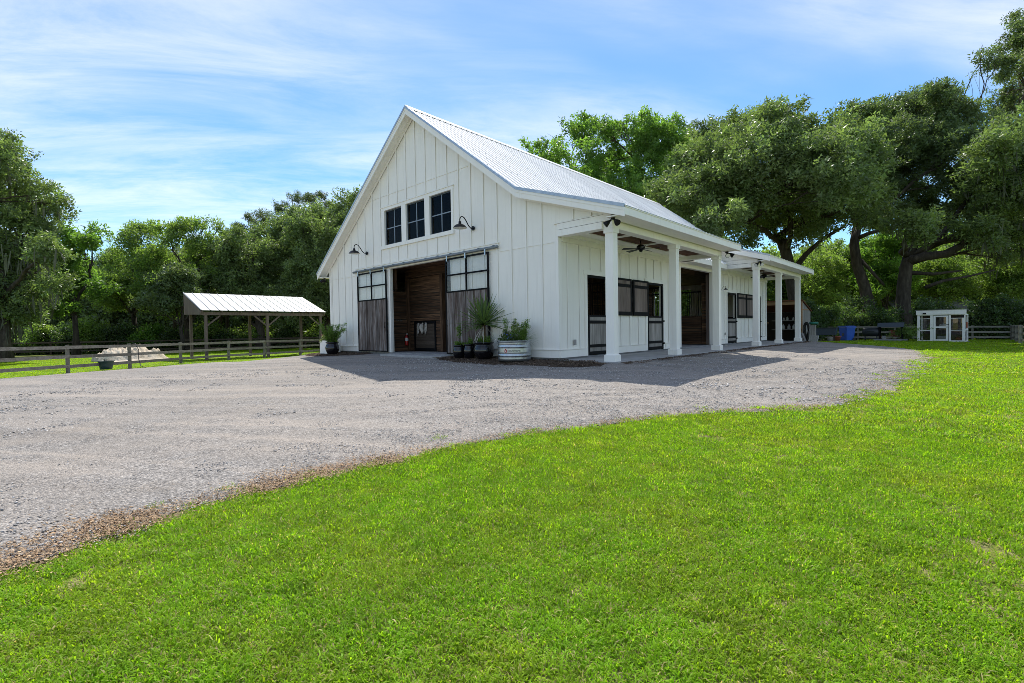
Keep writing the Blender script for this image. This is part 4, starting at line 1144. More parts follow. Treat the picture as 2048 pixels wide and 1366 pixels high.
LC = {}
def clusters(key, mat, n, R, ln, wd, count=5, flatz=.75, droop=0.0):
    if key not in LC: LC[key] = (mat, [leaf_cluster(n, R, ln, wd, flatz, droop) for _ in range(count)])
    return LC[key]
def foliage(name, parent, key, variants, centers, spread, n, s0, s1):
    """leaf sprays around several centres (local coordinates)"""
    P = []
    for c, k in zip(centers, spread):
        m = max(1, int(n * k[0] * k[1] * k[2] / max(q[0] * q[1] * q[2] for q in spread)))
        d = unit(m) * (rng.random(m) ** .4)[:, None]; P.append(np.array(c) + d * np.array(k))
    return leaf_mesh(name, variants, np.concatenate(P), s0, s1, parent)
pc = clusters('pot', 'pot_leaf', 34, .10, .06, .026); pl = clusters('pale', 'pale_leaf', 28, .09, .055, .024); sc_ = clusters('potdark', 'shrub_leaf', 34, .11, .055, .028)
def stemmed(parent, n, spread, h0, h1, kit, s0, s1, top=None, seed=3, lean=.5):
    """loose plant: separate leafy stems rising and leaning apart; the top sprays may be of another kind"""
    r = np.random.default_rng(seed); low, high = [], []; mb = MB()
    for k in range(n):
        a = r.uniform(0, 6.28); q = spread * math.sqrt(r.random()); h = r.uniform(h0, h1); o = np.array([q * math.cos(a), q * math.sin(a) * .8, 0]); d = np.array([math.cos(a), math.sin(a), 0]) * lean * h * r.uniform(.2, 1)
        P = [o, o + d * .35 + (0, 0, h * .55), o + d + (0, 0, h)]; mb.tube(P, [.007, .005, .003], 5)
        for t in np.linspace(.12, 1.0, max(4, int(h / .085))):
            c = (1 - t) ** 2 * P[0] + 2 * t * (1 - t) * P[1] + t * t * P[2] + r.normal(size=3) * .025
            (high if top and t > .72 and k % 2 == 0 else low).append(c)
    mb.build('stems', 'bark', parent); leaf_mesh('leaves', kit, np.array(low), s0, s1, parent)
    if top: leaf_mesh('new_leaves', top, np.array(high), s0, s1, parent)
p = thing('tank_shrub', 'upright shrub with pale new leaves in the metal tank', 'plant', (-1.20, -.60, .46))
stemmed(p, 26, .30, .28, .68, pc, .55, .9, pl, 3, .35)
p = thing('dark_leafy_plant', 'low dark leafy plant at the hose side of the tank', 'plant', (-1.56, -.62, .46))
foliage('leaves', p, 'potdark', sc_, [(0, 0, .12)], [(.15, .17, .17)], 34, .7, 1.1)
p = thing('blue_flowers', 'small blue flowering plant at the front of the tank', 'plant', (-1.24, -.80, .46))
foliage('leaves', p, 'potdark', sc_, [(0, 0, .08), (.1, 0, .1)], [(.16, .12, .1), (.1, .1, .12)], 26, .6, 1.0)
for k in range(14): MB().ball((rng.uniform(-.14, .14), rng.uniform(-.12, .08), rng.uniform(.12, .28)), .014, 4).build('blossom', 'flower_blue', p)
p = thing('arching_grass', 'fine arching grass spilling from the porch side of the tank', 'plant', (-.90, -.58, .47))
blades(130, .35, .62, .0035, .35, 1.5, 1.5, 33).build('blades', 'pot_leaf', p)
p = thing('trailing_plant', 'tall thin stem plant in the outermost small black pot', 'plant', (-3.86, -.52, .32))
MB().tube([(0, 0, 0), (.03, 0, .35), (.0, .02, .62), (.04, .02, .80)], [.01, .008, .006, .004], 6).build('stem', 'bark', p)
foliage('leaves', p, 'pot', pc, [(.0, 0, .06), (.02, 0, .42), (.0, .0, .60), (.04, .0, .78)], [(.17, .17, .08), (.07, .07, .12), (.08, .08, .08), (.04, .04, .08)], 24, .55, .9)
p = thing('herb_plant', 'short feathery plant in the small pot next to the palm jar', 'plant', (-3.44, -.42, .36))
foliage('leaves', p, 'pot', pc, [(.0, 0, .06), (.05, 0, .16)], [(.16, .16, .09), (.06, .06, .1)], 22, .5, .8)
p = thing('fern_plant', 'tall feathery green plant in the far corner jar', 'plant', (-12.12, -.85, .42))
stemmed(p, 34, .20, .30, .85, pc, .55, .95, None, 8, .75)
blades(70, .5, 1.0, .008, .5, 1.5, .9, 41).build('fronds', 'pot_leaf', p)
p = thing('pink_flowers', 'pink and yellow-green flowering plant in the white box planter', 'plant', (-12.93, -.55, .43))
foliage('leaves', p, 'pale', pl, [(-.1, -.1, .1)], [(.3, .28, .16)], 50, .8, 1.3)
for k in range(16): MB().ball((rng.uniform(-.3, .1), rng.uniform(-.3, .2), rng.uniform(.16, .34)), .03, 4).build('blossom', 'flower_pink', p)

# ================================================================== fences
FH = 1.22
def fence(name, label, pts, h, post_mat, rail_mat, rails, side=-1, post=.065, cap=0.0):
    """pts: ground points of the posts; rails nailed on one face, each board its own part"""
    o = np.array(pts[0]); t = thing(name, label, 'fence', o)
    for p in pts:
        q = np.array(p) - o
        MB().box(-post, post, -post, post, -.3, h).build('post', post_mat, t, tuple(q))
    for a, b in zip(pts, pts[1:]):
        a = np.array(a) - o; b = np.array(b) - o; d = b - a; n = np.array([d[1], -d[0], 0]); n /= np.linalg.norm(n); n *= side * (post + .018)
        for z in rails:
            sag = rng.uniform(-.012, .012)
            MB().beam(a + n + (0, 0, z + sag), b + n + (0, 0, z - sag), .036, .135).build('rail', rail_mat, t)
    return t
fp = [stand(u, d) for u, d in ((-330, 13.5), (-150, 16.0), (-12, 18.3), (132.8, 20.9), (257.2, 23.8), (359.6, 27.6), (456, 31.0), (527.5, 33.0), (599.4, 36.0), (660, 39.0), (706, 42.0))]
fence('paddock_fence', 'weathered three-rail board fence along the gravel edge', fp, FH, 'fence_post', 'fence_wood', (1.11, .70, .30), side=1)
bf = [stand(u, d) for u, d in ((-160, 45), (-70, 45.5), (20, 46), (100, 46.5), (160, 47), (235, 47.5), (310, 48), (385, 49), (460, 50), (540, 51), (610, 52), (680, 53))]
fence('wood_edge_fence', 'dark rail fence at the edge of the wood behind the sand heap', bf, 1.25, 'dark_fence', 'dark_fence', (1.15, .72, .32), side=1)
BKF = 39.5
rf = [stand(u, d) for u, d in ((1560, 41.0), (1640, 40.6), (1716, 40.4), (1790, 40.2), (1868, 39.8), (1945, 39.3), (2022, 38.6))]
fence('back_fence', 'grey three-rail fence behind the coop and bins', rf, 1.2, 'fence_post', 'fence_wood', (1.08, .66, .25), side=1)
nf = [stand(u, d) for u, d in ((2026, 38.4), (2033, 34.5), (2041, 31.0), (2052, 28.0), (2066, 25.0), (2084, 22.0))]
fence('lawn_fence', 'grey fence running forward along the lawn side', nf, 1.2, 'fence_post', 'fence_wood', (1.08, .66, .25), side=-1, post=.085)
gh = MB()
g0 = fp[4]
gh.tube([(g0[0] + .1, g0[1] + .12, g0[2] + 1.24), (g0[0] + .18, g0[1] + .2, g0[2] + 1.22), (g0[0] + .3, g0[1] + .32, g0[2] + .9), (g0[0] + .34, g0[1] + .3, g0[2] + .45), (g0[0] + .5, g0[1] + .35, g0[2] + .12), (g0[0] + .9, g0[1] + .5, g0[2] + .03)], .016, 6)
tag(gh.build('fence_hose', 'hose_black'), 'dark hose draped over a paddock fence post', 'hose')
b0 = stand(214, 22.6); bd = thing('feed_tub', 'dark green feed tub hooked on the paddock fence', 'bucket', b0 + (0.15, -.1, .06))
MB().lathe([(.002, 0), (.22, 0), (.26, .2), (.29, .36), (.33, .37), (.33, .39), (.28, .39), (.24, .2), (.2, .03)], 24).build('tub', 'dark_green_plastic', bd)
MB().tube([(-.3, 0, .38), (-.2, -.05, .44), (0, -.06, .46), (.2, -.05, .44), (.3, 0, .38)], .012, 6).build('handle', 'hose_black', bd)

# ================================================================== open shelter in the paddock
SX, SY0, SY1 = -26.95, -2.1, 6.2; BXs = -31.0
sz = float(gz(SX, 0)) - .02
sh = thing('open_shelter', 'open-sided shelter with white metal lean-to roof in the paddock', 'shelter', (SX, SY0, sz))
Hf, Hb = 2.44 - sz, 3.80 - sz; dX = BXs - SX; LY = SY1 - SY0
for i, y in enumerate((.35, LY / 2 - .0, LY - .3)):
    f_ = MB().box(-.08, .08, y - .08, y + .08, -.3, Hf - .3).build('post', 'shelter_wood', sh, (-.35, 0, 0))
    MB().box(-.08, .08, y - .08, y + .08, -.3, Hb - .55).build('post', 'shelter_wood', sh, (dX + .3, 0, 0))
    for s in (-1, 1):
        yy = y + s * .85
        if 0 < yy < LY: MB().beam((-.35, y, Hf - 1.05), (-.35, yy, Hf - .32), .09, .09, (1, 0, 0)).build('brace', 'shelter_wood', sh)
MB().box(-.44, -.26, .05, LY - .05, Hf - .30, Hf - .10).build('front_beam', 'shelter_wood', sh)
MB().box(dX + .2, dX + .38, .05, LY - .05, Hb - .55, Hb - .30).build('back_beam', 'shelter_wood', sh)
for y in np.linspace(.1, LY - .1, 8):
    MB().beam((-.1, y, Hf - .09), (dX + .1, y, Hb - .12), .06, .14).build('rafter', 'shelter_wood', sh)
for y in (.02, LY - .06):
    MB().prism([(-.12, Hf - .07), (-.12, Hf - .16), (-.2, Hf - .28), (dX + .05, Hf - .28 + .12), (dX + .05, Hb - .06)], 1, y, y + .04).build('end_board', 'shelter_wood', sh)
nP = 16; wP = LY / nP; L = math.hypot(dX, Hb - Hf)
sp = MB()
prof = [(0, 0), (.03, .034), (.055, .034), (.085, 0), (wP, 0)]
slx, slz = dX / L, (Hb - Hf) / L; nxx, nzz = slz, -slx
vs = []
for t, off in ((0, 0), (L, 0), (0, -.02), (L, -.02)):
    for dy, h in prof: vs.append((slx * t + nxx * (h + off), dy, Hf + slz * t + nzz * (h + off)))
n5 = len(prof); fs = []
for i in range(n5 - 1):
    fs += [(i, n5 + i, n5 + i + 1, i + 1), (2 * n5 + i, 2 * n5 + i + 1, 3 * n5 + i + 1, 3 * n5 + i), (i, i + 1, 2 * n5 + i + 1, 2 * n5 + i), (n5 + i, 3 * n5 + i, 3 * n5 + i + 1, n5 + i + 1)]
spm = sp.add(vs, fs).mesh('roof_panel', 'shelter_metal')
for k in range(nP): link('roof_panel', spm, sh, (0, k * wP, 0))

# sand heap
sc0 = ground_at(243, 722); d0 = depth_of(sc0); 
def heap():
    n, m = 90, 30; vs = []; R0 = 88 / FPX * d0
    ax_ = np.array([CAM_R[0][0], CAM_R[0][1]]); ax_ /= np.linalg.norm(ax_)
    for j in range(m + 1):
        for i in range(n):
            a = 2 * math.pi * i / n; r = j / m * (1 + .10 * math.sin(2 * a + 1) + .05 * math.sin(5 * a))
            x, y = R0 * r * math.cos(a), R0 * .75 * r * math.sin(a)
            u = x * ax_[0] + y * ax_[1]; w = -x * ax_[1] + y * ax_[0]
            z = .98 * max(0, 1 - ((u + .35) / 2.2) ** 2 - (w / 1.7) ** 2) ** .6 if ((u + .35) / 2.2) ** 2 + (w / 1.7) ** 2 < 1 else 0
            z = max(z, .84 * math.exp(-((u - 1.25) / .55) ** 4 - (w / .8) ** 2)); z = max(z, .34 * (1 - j / m))
            nn = .10 * math.sin(4.1 * u + 2 * w) + .08 * math.sin(9 * u - 3 * w + 1) + .05 * math.sin(17 * w + 6 * u)
            nn += .09 * math.sin(23 * u + 4 * math.sin(7 * w)) * math.sin(19 * w + 2)
            vs.append((x, y, (min(z, .90) * (.92 + nn * 1.25) if j < m else 0) - .03))
    fs = [(j * n + i, j * n + (i + 1) % n, (j + 1) * n + (i + 1) % n, (j + 1) * n + i) for j in range(m) for i in range(n)]
    return MB().add(vs, fs, True)
tag(heap().build('sand_heap', 'sand', None, tuple(sc0 + (0, .6, 0))), 'heap of pale sand in the paddock behind the fence', 'sand heap')

# ================================================================== yard corner behind the farther porch
# shed
s0 = stand(1604, 31.0); SHH = 2.7
shd = thing('lean_to_shed', 'weathered open-front shed behind the farther porch', 'shed', s0)
SW, SD, SBk = 6.2, 2.3, 2.05
for k in range(10):
    a = SD * k / 10; b = SD * (k + 1) / 10
    za = SHH + (SBk - SHH) * a / SD; zb = SHH + (SBk - SHH) * b / SD
    MB().hexa([(-.03, a + .004, -.2), (0 + rng.uniform(0, .008), a + .004, -.2), (0, b - .004, -.2), (-.03, b - .004, -.2), (-.03, a + .004, za - .1), (0, a + .004, za - .1), (0, b - .004, zb - .1), (-.03, b - .004, zb - .1)]).build('plank', 'shed_board', shd)
MB().box(-.06, .03, -.06, .03, -.2, SHH - .06).build('corner_post', 'shed_beam', shd)
MB().box(.001, .02, .05, SD - .6, 2.02, 2.08).build('trim', 'shed_beam', shd)
for k in range(20): MB().box(-SW + SW * k / 20 + .005, -SW + SW * (k + 1) / 20 - .005, SD - .03, SD, -.2, SBk - .08).build('plank', 'shed_board', shd)
MB().box(-SW, -.061, -.05, .0, SHH - .32, SHH - .09).build('front_beam', 'shed_beam', shd)
MB().hexa([(-SW, -.15, SHH - .08), (.08, -.15, SHH - .08), (.08, SD + .1, SBk - .10), (-SW, SD + .1, SBk - .10), (-SW, -.15, SHH - .03), (.08, -.15, SHH - .03), (.08, SD + .1, SBk - .05), (-SW, SD + .1, SBk - .05)]).build('roof', 'rust', shd)
MB().box(-SW, -SW + .04, 0, SD - .031, -.2, SBk - .08).build('added_end_wall', 'dark_fence', shd)  # dark wall added to keep daylight out of the shed
MB().box(-SW + .05, -.04, SD - .06, SD - .035, -.1, SBk - .1).build('shade_sheet', 'dark_loft', shd)  # dark sheet in place of the shade inside the shed
MB().box(-2.15, -2.05, -.05, .05, -.2, SHH - .32).build('post', 'shed_board', shd)
for z in (.75, 1.35): MB().box(-2.0, -.1, .9, 1.35, z, z + .04).build('shelf', 'shed_board', shd)
MB().box(-4.1, -2.2, .5, 1.0, 1.2, 1.30).build('shelf', 'shed_beam', shd)
bi = 0
BL = ['white jug on the lower shed shelf, first from the porch', 'grey-green jug on the lower shed shelf, middle one', 'white jug on the lower shed shelf, next to the corner post',
      'small white bottle on the upper shed shelf, first from the porch', 'small grey bottle on the upper shed shelf, second one', 'small white bottle on the upper shed shelf, third one', 'small pale bottle on the upper shed shelf, nearest the corner post']
for x, z, s in ((-1.35, .79, 1.05), (-1.0, .79, 1.0), (-.7, .79, 1.05), (-1.7, 1.39, .62), (-1.3, 1.39, .6), (-1.1, 1.39, .75), (-.75, 1.39, .6)):
    o = MB().lathe([(.002, 0), (.1 * s, 0), (.105 * s, .03), (.105 * s, .2 * s), (.05 * s, .28 * s), (.03 * s, .3 * s), (.03 * s, .34 * s), (.002, .34 * s)], 14).build('plastic_jug', 'jug_white' if bi not in (1, 4) else 'cinder', None, tuple(s0 + (x, 1.1, z)))
    tag(o, BL[bi], 'jug', 'jugs on the shed shelves'); bi += 1
TL = ['white plastic tray in the shed, topmost of its stack', 'green plastic tray in the shed, middle of its stack', 'pale plastic tray in the shed, lowest of its stack']
for k, (m_, z) in enumerate((('white_plastic', .62), ('green_plastic', .36), ('pale_tray', .14))):
    if m_ == 'pale_tray': m_ = 'rope'
    tb = MB(); tb.box(-.45, .45, -.25, .25, 0, .03); 
    for q in ((-.45, .45, -.25, -.22), (-.45, .45, .22, .25), (-.45, -.42, -.219, .219), (.42, .45, -.219, .219)): tb.box(*q, .031, .13)
    for q in ((-.4, -.34, -.2, -.14), (.34, .4, -.2, -.14), (-.4, -.34, .14, .2), (.34, .4, .14, .2)): tb.box(*q, -.14, -.001)
    tag(tb.build('stack_tray', m_, None, tuple(s0 + (-3.0, .7, z))), TL[k], 'tray', 'trays stacked in the shed')
# hose reel post
h0 = stand(1622, 30.6); hr = thing('hose_post', 'wooden post with dark hose coiled over a green drum', 'hose reel', h0)
MB().box(-.02, .26, -.1, .1, -.2, 1.05).build('post', 'shed_board', hr)
MB().tube([(-.05, -.16, 1.16), (.42, -.16, 1.16)], .075, 14).build('drum', 'green_plastic', hr)
for k in range(7):
    r = .07 + .012 * k; o = k * .02
    pts = [(-.2 + r * math.cos(a) + .04 * math.sin(a * 2 + k), -.14 - o, .68 + (.36 + .02 * k) * math.sin(a) * (1.15 if math.sin(a) > 0 else 1.3 + .08 * (k % 3))) for a in np.linspace(0, 2 * math.pi, 22)]
    MB().tube(pts, .026, 6).build('hose_coil', 'hose_black', hr)
CBL = ['concrete block at the foot of the hose post, on the gravel', 'concrete block lying on top of the other by the hose post']
c0 = stand(1628, 29.6)
for k in range(2):
    m = MB(); m.box(-.2, .2, -.1, .1, 0, .03)
    for x in (-.2, -.015, .17): m.box(x, x + .03, -.1, .1, .031, .19)
    m.box(-.169, -.016, -.1, -.07, .031, .19); m.box(-.169, -.016, .07, .1, .031, .19); m.box(.016, .169, -.1, -.07, .031, .19); m.box(.016, .169, .07, .1, .031, .19)
    tag(m.build('cinder_block', 'cinder', None, tuple(c0 + (.03 * k, .01 * k, .19 * k))), CBL[k], 'block', 'concrete blocks by the hose post')
for k, (dx, ln) in enumerate(((-.55, .62), (-.42, .55))):
    m = MB().beam((0, 0, 0), (-.25, .25, ln), .12, .03)
    tag(m.build('scrap_board', 'shed_board', None, tuple(c0 + (dx, -.1, 0))), ('grey scrap board leaning by the porch column, longer one', 'grey scrap board leaning by the hose post, shorter one')[k], 'board', 'scrap boards by the porch')
# trough on a stand
t0 = stand(1650, 36.0); tg = thing('plastic_trough', 'dark plastic trough raised on a stand by the fence', 'trough', t0)
m = MB(); w, l, z0, z1 = .32, .75, .45, .95
m.hexa([(-l * .88, -w * .8, z0), (l * .88, -w * .8, z0), (l * .88, w * .8, z0), (-l * .88, w * .8, z0), (-l, -w, z1), (l, -w, z1), (l, w, z1), (-l, w, z1)])
m.build('basin', 'slate_plastic', tg)
MB().box(-l - .04, l + .04, -w - .04, w + .04, z1, z1 + .04).build('rim', 'dark_plastic', tg)
for x in (-.55, .55):
    for y in (-.2, .2): MB().box(x - .04, x + .04, y - .04, y + .04, -.1, .449).build('leg', 'dark_fence', tg)
p0 = stand(1673, 36.3)
tag(MB().lathe([(.002, 0), (.2, 0), (.27, .28), (.31, .29), (.31, .36), (.26, .36), (.24, .3)], 20).build('clay_pot', 'terracotta', None, tuple(p0)), 'empty clay pot on the ground beside the blue bin', 'pot')
p1 = stand(1660, 35.6)
tag(MB().lathe([(.002, 0), (.16, 0), (.19, .3), (.2, .31), (.17, .31), (.14, .03)], 18).build('pale_bucket', 'cinder', None, tuple(p1)), 'pale bucket under the raised trough', 'bucket')
# blue wheeled bin
n0 = stand(1694, 36.4); bn = thing('wheeled_bin', 'blue wheeled refuse bin by the back fence', 'bin', n0, math.radians(-38)); bn.scale = (.82, .82, .97)
m = MB(); m.hexa([(-.34, -.36, .06), (.34, -.36, .06), (.34, .36, .06), (-.34, .36, .06), (-.44, -.44, 1.0), (.44, -.44, 1.0), (.44, .44, 1.0), (-.44, .44, 1.0)])
m.build('body', 'blue_plastic', bn)
MB().box(-.48, .48, -.48, .48, 1.0, 1.05).build('rim', 'blue_plastic', bn)
MB().prism([(-.5, 1.051), (.5, 1.051), (.5, 1.09), (.25, 1.17), (-.25, 1.17), (-.5, 1.09)], 1, -.5, .5).build('lid', 'blue_plastic', bn)
MB().box(-.38, .38, -.49, -.455, .86, .92).build('grab_bar', 'blue_plastic', bn)
for x in (-.3, -.1, .1, .3): MB().box(x - .06, x + .06, -.515, -.501, 1.06, 1.085).build('lid_rib', 'zinc', bn)
MB().box(-.12, .12, -.425, -.40, .38, .62).build('badge', 'slate_plastic', bn)
for s in (-1, 1):
    wh = MB().tube([(s * .36, .36, .13), (s * .42, .36, .13)], .13, 16).build('wheel', 'hose_black', bn)
MB().tube([(-.4, .5, 1.0), (-.4, .56, 1.02), (.4, .56, 1.02), (.4, .5, 1.0)], .018, 6).build('handle', 'blue_plastic', bn)
# barrel barbecue
g0 = stand(1742, 37.6); bb = thing('barrel_grill', 'black barrel barbecue under a cover by the back fence', 'barbecue', g0)
pr = [(.02, -.52), (.3, -.52), (.36, -.46), (.36, .46), (.3, .52), (.02, .52)]
o = len(pr); m = MB().lathe(pr, 22); m.v = [(v[2], v[0], v[1] * .95 + .68) for v in m.v]
m.build('barrel', 'dark_plastic', bb)
for x in (-.36, .36):
    for y in (-.22, .22): MB().beam((x, y, -.05), (x, y * .7, .45), .05, .05, (1, 0, 0)).build('leg', 'dark_plastic', bb)
MB().box(-.46, .46, -.30, .30, .16, .19).build('shelf', 'dark_plastic', bb)
MB().tube([(-.25, -.37, .72), (-.25, -.43, .74), (.25, -.43, .74), (.25, -.37, .72)], .014, 6).build('handle', 'hose_black', bb)
# brick barbecue under a metal hood
k0 = stand(1782, 36.8); kb = thing('brick_barbecue', 'rusty brick barbecue under a dark metal hood', 'barbecue', k0)
MB().box(-1.0, 1.0, -.55, .5, -.05, .16).build('plinth', 'concrete_old', kb)
for x in (-.68, .68):
    for y in (-.32, .32): MB().box(x - .04, x + .04, y - .04, y + .04, .161, 1.05).build('leg', 'black_steel', kb)
MB().prism([(-.48, 1.05), (.48, 1.05), (.44, 1.38), (-.34, 1.38)], 0, -.78, .78).build('hood', 'slate_plastic', kb)
for r in range(5):
    for c in range(4):
        x = -.1 + c * .17 + (.08 if r % 2 else 0)
        MB().box(x, x + .16, .15, .25, .40 + r * .085, .475 + r * .085).build('brick', 'terracotta', kb)
MB().box(-.62, .62, -.1, .3, .33, .39).build('hearth', 'rust', kb)
for r in range(3):
    MB().box(-.5, -.28, -.25, -.08, .165 + r * .08, .235 + r * .08).build('brick', 'cinder', kb)

# ---- white glazed coop
cc = ground_at(1881, 683.5); cd = depth_of(cc)
vv = (cc - CAM_C)[:2]; vv /= np.linalg.norm(vv); fd = np.array([vv[1], -vv[0]]) * math.cos(.12) - vv * math.sin(.12)
CW = 96 / FPX * cd / 1.32 * 1.0; CH = 64 / FPX * cd; CDp = 1.7
ang = math.atan2(fd[1], fd[0]); cl = np.r_[cc[:2] - fd * CW / 2, 0]; cr_ = np.r_[cc[:2] + fd * CW / 2, 0]
cz0 = min(float(gz(cl[0], cl[1])), float(gz(cr_[0], cr_[1])))
cp = thing('glazed_coop', 'small white-framed glazed animal coop on the lawn', 'coop', (cl[0], cl[1], cz0), ang)
u = CW / 100.0
MB().box(-.1, CW + .1, -.12, CDp + .1, -.1, .03).build('base', 'concrete_old', cp)
fr = MB()
zt = CH * .86
for a, b in ((0, 6), (28, 34), (67, 71), (94, 100)): fr.box(a * u, b * u, 0, .09, .031, zt)
fr.box(6 * u, 28 * u, .001, .088, .031, .12); fr.box(71 * u, 94 * u, .001, .088, .031, .12)
for a, b in ((6, 28), (71, 94)):
    fr.box(a * u, b * u, .002, .086, zt - .30, zt - .26); fr.box(a * u, b * u, .002, .086, .82, .86)
fr.box(6 * u, 94 * u, .0015, .089, zt - .05, zt)
for z0_, z1_ in ((.031, zt),): fr.box(0, .09, CDp - .1, CDp, z0_, z1_); fr.box(CW - .09, CW, CDp - .1, CDp, z0_, z1_)
for x in (0, CW - .08):
    for z_ in (.031, .82, zt - .06): fr.box(x + .001, x + .079, .091, CDp - .101, z_, z_ + .06)
fr.build('frame', 'white_trim', cp)
MB().box(-.06, CW + .06, -.09, -.02, zt, CH).build('fascia', 'white_trim', cp)
MB().hexa([(-.1, -.12, CH + .002), (CW + .1, -.12, CH + .002), (CW + .1, CDp + .15, CH - .14), (-.1, CDp + .15, CH - .14), (-.1, -.12, CH + .04), (CW + .1, -.12, CH + .04), (CW + .1, CDp + .15, CH - .10), (-.1, CDp + .15, CH - .10)]).build('roof', 'shingle', cp)
dr = MB(); a, b = 35 * u, 66 * u
dr.box(a, a + .12, -.03, .03, .10, zt - .08); dr.box(b - .12, b, -.03, .03, .10, zt - .08)
for z0_, z1_ in ((.10, .20), (1.02, 1.12), (zt - .18, zt - .08)): dr.box(a + .121, b - .121, -.029, .029, z0_, z1_)
do = dr.build('door', 'white_trim', cp)
MB().box(b - .10, b + .04, -.055, -.031, 1.22, 1.26).build('latch', 'lamp_black', do)
MB().tube([(b - .06, -.031, 1.0), (b - .06, -.07, 1.02), (b - .06, -.07, 1.14), (b - .06, -.031, 1.16)], .012, 6).build('handle', 'lamp_black', do)
for p, q, z0_, z1_ in ((a + .121, b - .121, .20, 1.02), (a + .121, b - .121, 1.12, zt - .18)): piece('pane', do, 'door_glass', p, q, -.004, .0, z0_, z1_)
for p, q in ((6 * u, 28 * u), (71 * u, 94 * u)):
    piece('pane', cp, 'door_glass', p, q, .05, .054, .12, .82); piece('pane', cp, 'door_glass', p, q, .05, .054, .86, zt - .30)
for k in range(9): MB().box(.05 + (CW - .1) * k / 9 + .004, .05 + (CW - .1) * (k + 1) / 9 - .004, CDp - .04, CDp - .005, .04, zt - .06).build('back_board', 'dark_fence', cp)  # boards coloured dark to stand in for shade inside the coop
for x in (.03, CW - .05):
    piece('side_pane', cp, 'door_glass', x, x + .004, .1, CDp - .11, .12, .82)
MB().box(.3, CW - .3, 1.1, 1.6, .9, .94).build('shelf', 'shed_beam', cp)
MB().lathe([(.01, .95), (.22, .96), (.26, 1.1), (.2, 1.26), (.01, 1.32)], 14, (CW / 2, 1.3)).build('bedding', 'rope', cp)
MB().box(CW / 2 - .3, CW / 2 + .25, .9, 1.4, .04, .42).build('crate', 'cinder', cp)
MB().lathe([(.01, .04), (.2, .05), (.24, .2), (.15, .34), (.01, .38)], 14, (CW * .86, .5)).build('feeder', 'rust', cp)
MB().box(CW * .13, CW * .2, -.16, -.091, zt + .05, zt + .16).build('spot_lamp', 'lamp_black', cp)
MB().box(CW - .2, CW - .06, -.03, -.001, zt - .25, zt - .05).build('control_box', 'lamp_black', cp)
MB().box(CW + .001, CW + .06, .5, .8, 1.0, 1.4).build('nest_flap', 'terracotta', cp)

# ================================================================== trees, shrubs, woods
rng = np.random.default_rng(2024)
_wd = unit(14); _wp = rng.uniform(0, 6.28, 14); _wf = rng.uniform(.5, 2.4, 14)
def n3(P):
    return np.sum(np.sin(P @ (_wd * _wf[:, None]).T + _wp) / np.sqrt(_wf), 1) / 4.0
KIT = {
    'oak': clusters('oak', 'oak_leaf', 46, .52, .235, .125, 7),
    'darkoak': clusters('darkoak', 'dark_leaf', 46, .52, .235, .125, 7),
    'bright': clusters('bright', 'bright_leaf', 42, .50, .26, .15, 7),
    'olive': clusters('olive', 'olive_leaf', 46, .52, .235, .122, 7),
    'pine': clusters('pine', 'pine_leaf', 70, .42, .28, .055, 5, .6),
    'shrub': clusters('shrub', 'shrub_leaf', 46, .40, .19, .11, 5),
}
KMESH = {k: [mesh_from_quads('spray_' + k, m, V, 3, [(0, 1, 2)]) for V in vs] for k, (m, vs) in KIT.items() if k in ('darkoak', 'olive')}
def crown_points(C, R, dens, fl=.85, gap=-.25):
    """spray positions in one bough mass: separate tufts on its skin, each a flattened bunch of sprays, with gaps between"""
    n = max(4, int(dens * 4 * math.pi * R * R * .27)); d = unit(n); d[:, 2] = np.where(rng.random(n) < .3, np.abs(d[:, 2]), d[:, 2])
    rad = R * (1.02 - .60 * rng.random(n) ** 2.0)
    T = C + d * rad[:, None] * np.array([1, 1, fl])
    T += d * (n3(T * 1.3) * .24 * R)[:, None]
    T = T[n3(T * 1.7 + 5.0) > gap]; k = len(T)
    if not k: return C[None]
    m = rng.integers(3, 8, k); I = np.repeat(np.arange(k), m)
    sz = np.minimum(.52, .28 + .12 * R) * rng.uniform(.7, 1.2, k)
    return T[I] + rng.normal(size=(len(I), 3)) * (sz[I][:, None] * np.array([1, 1, .5]))
def limb(mb, a, b, r0, r1, sag=.12, n=7):
    a = np.array(a, float); b = np.array(b, float); L = np.linalg.norm(b - a)
    mid = (a + b) / 2 + np.array([rng.normal() * .10 * L, rng.normal() * .10 * L, sag * L])
    t = np.linspace(0, 1, n)[:, None]; P = (1 - t) ** 2 * a + 2 * t * (1 - t) * mid + t * t * b
    P[1:-1] += rng.normal(size=(n - 2, 3)) * .018 * L
    mb.tube(P, list(np.linspace(r0, r1, n)), 7)
    return P
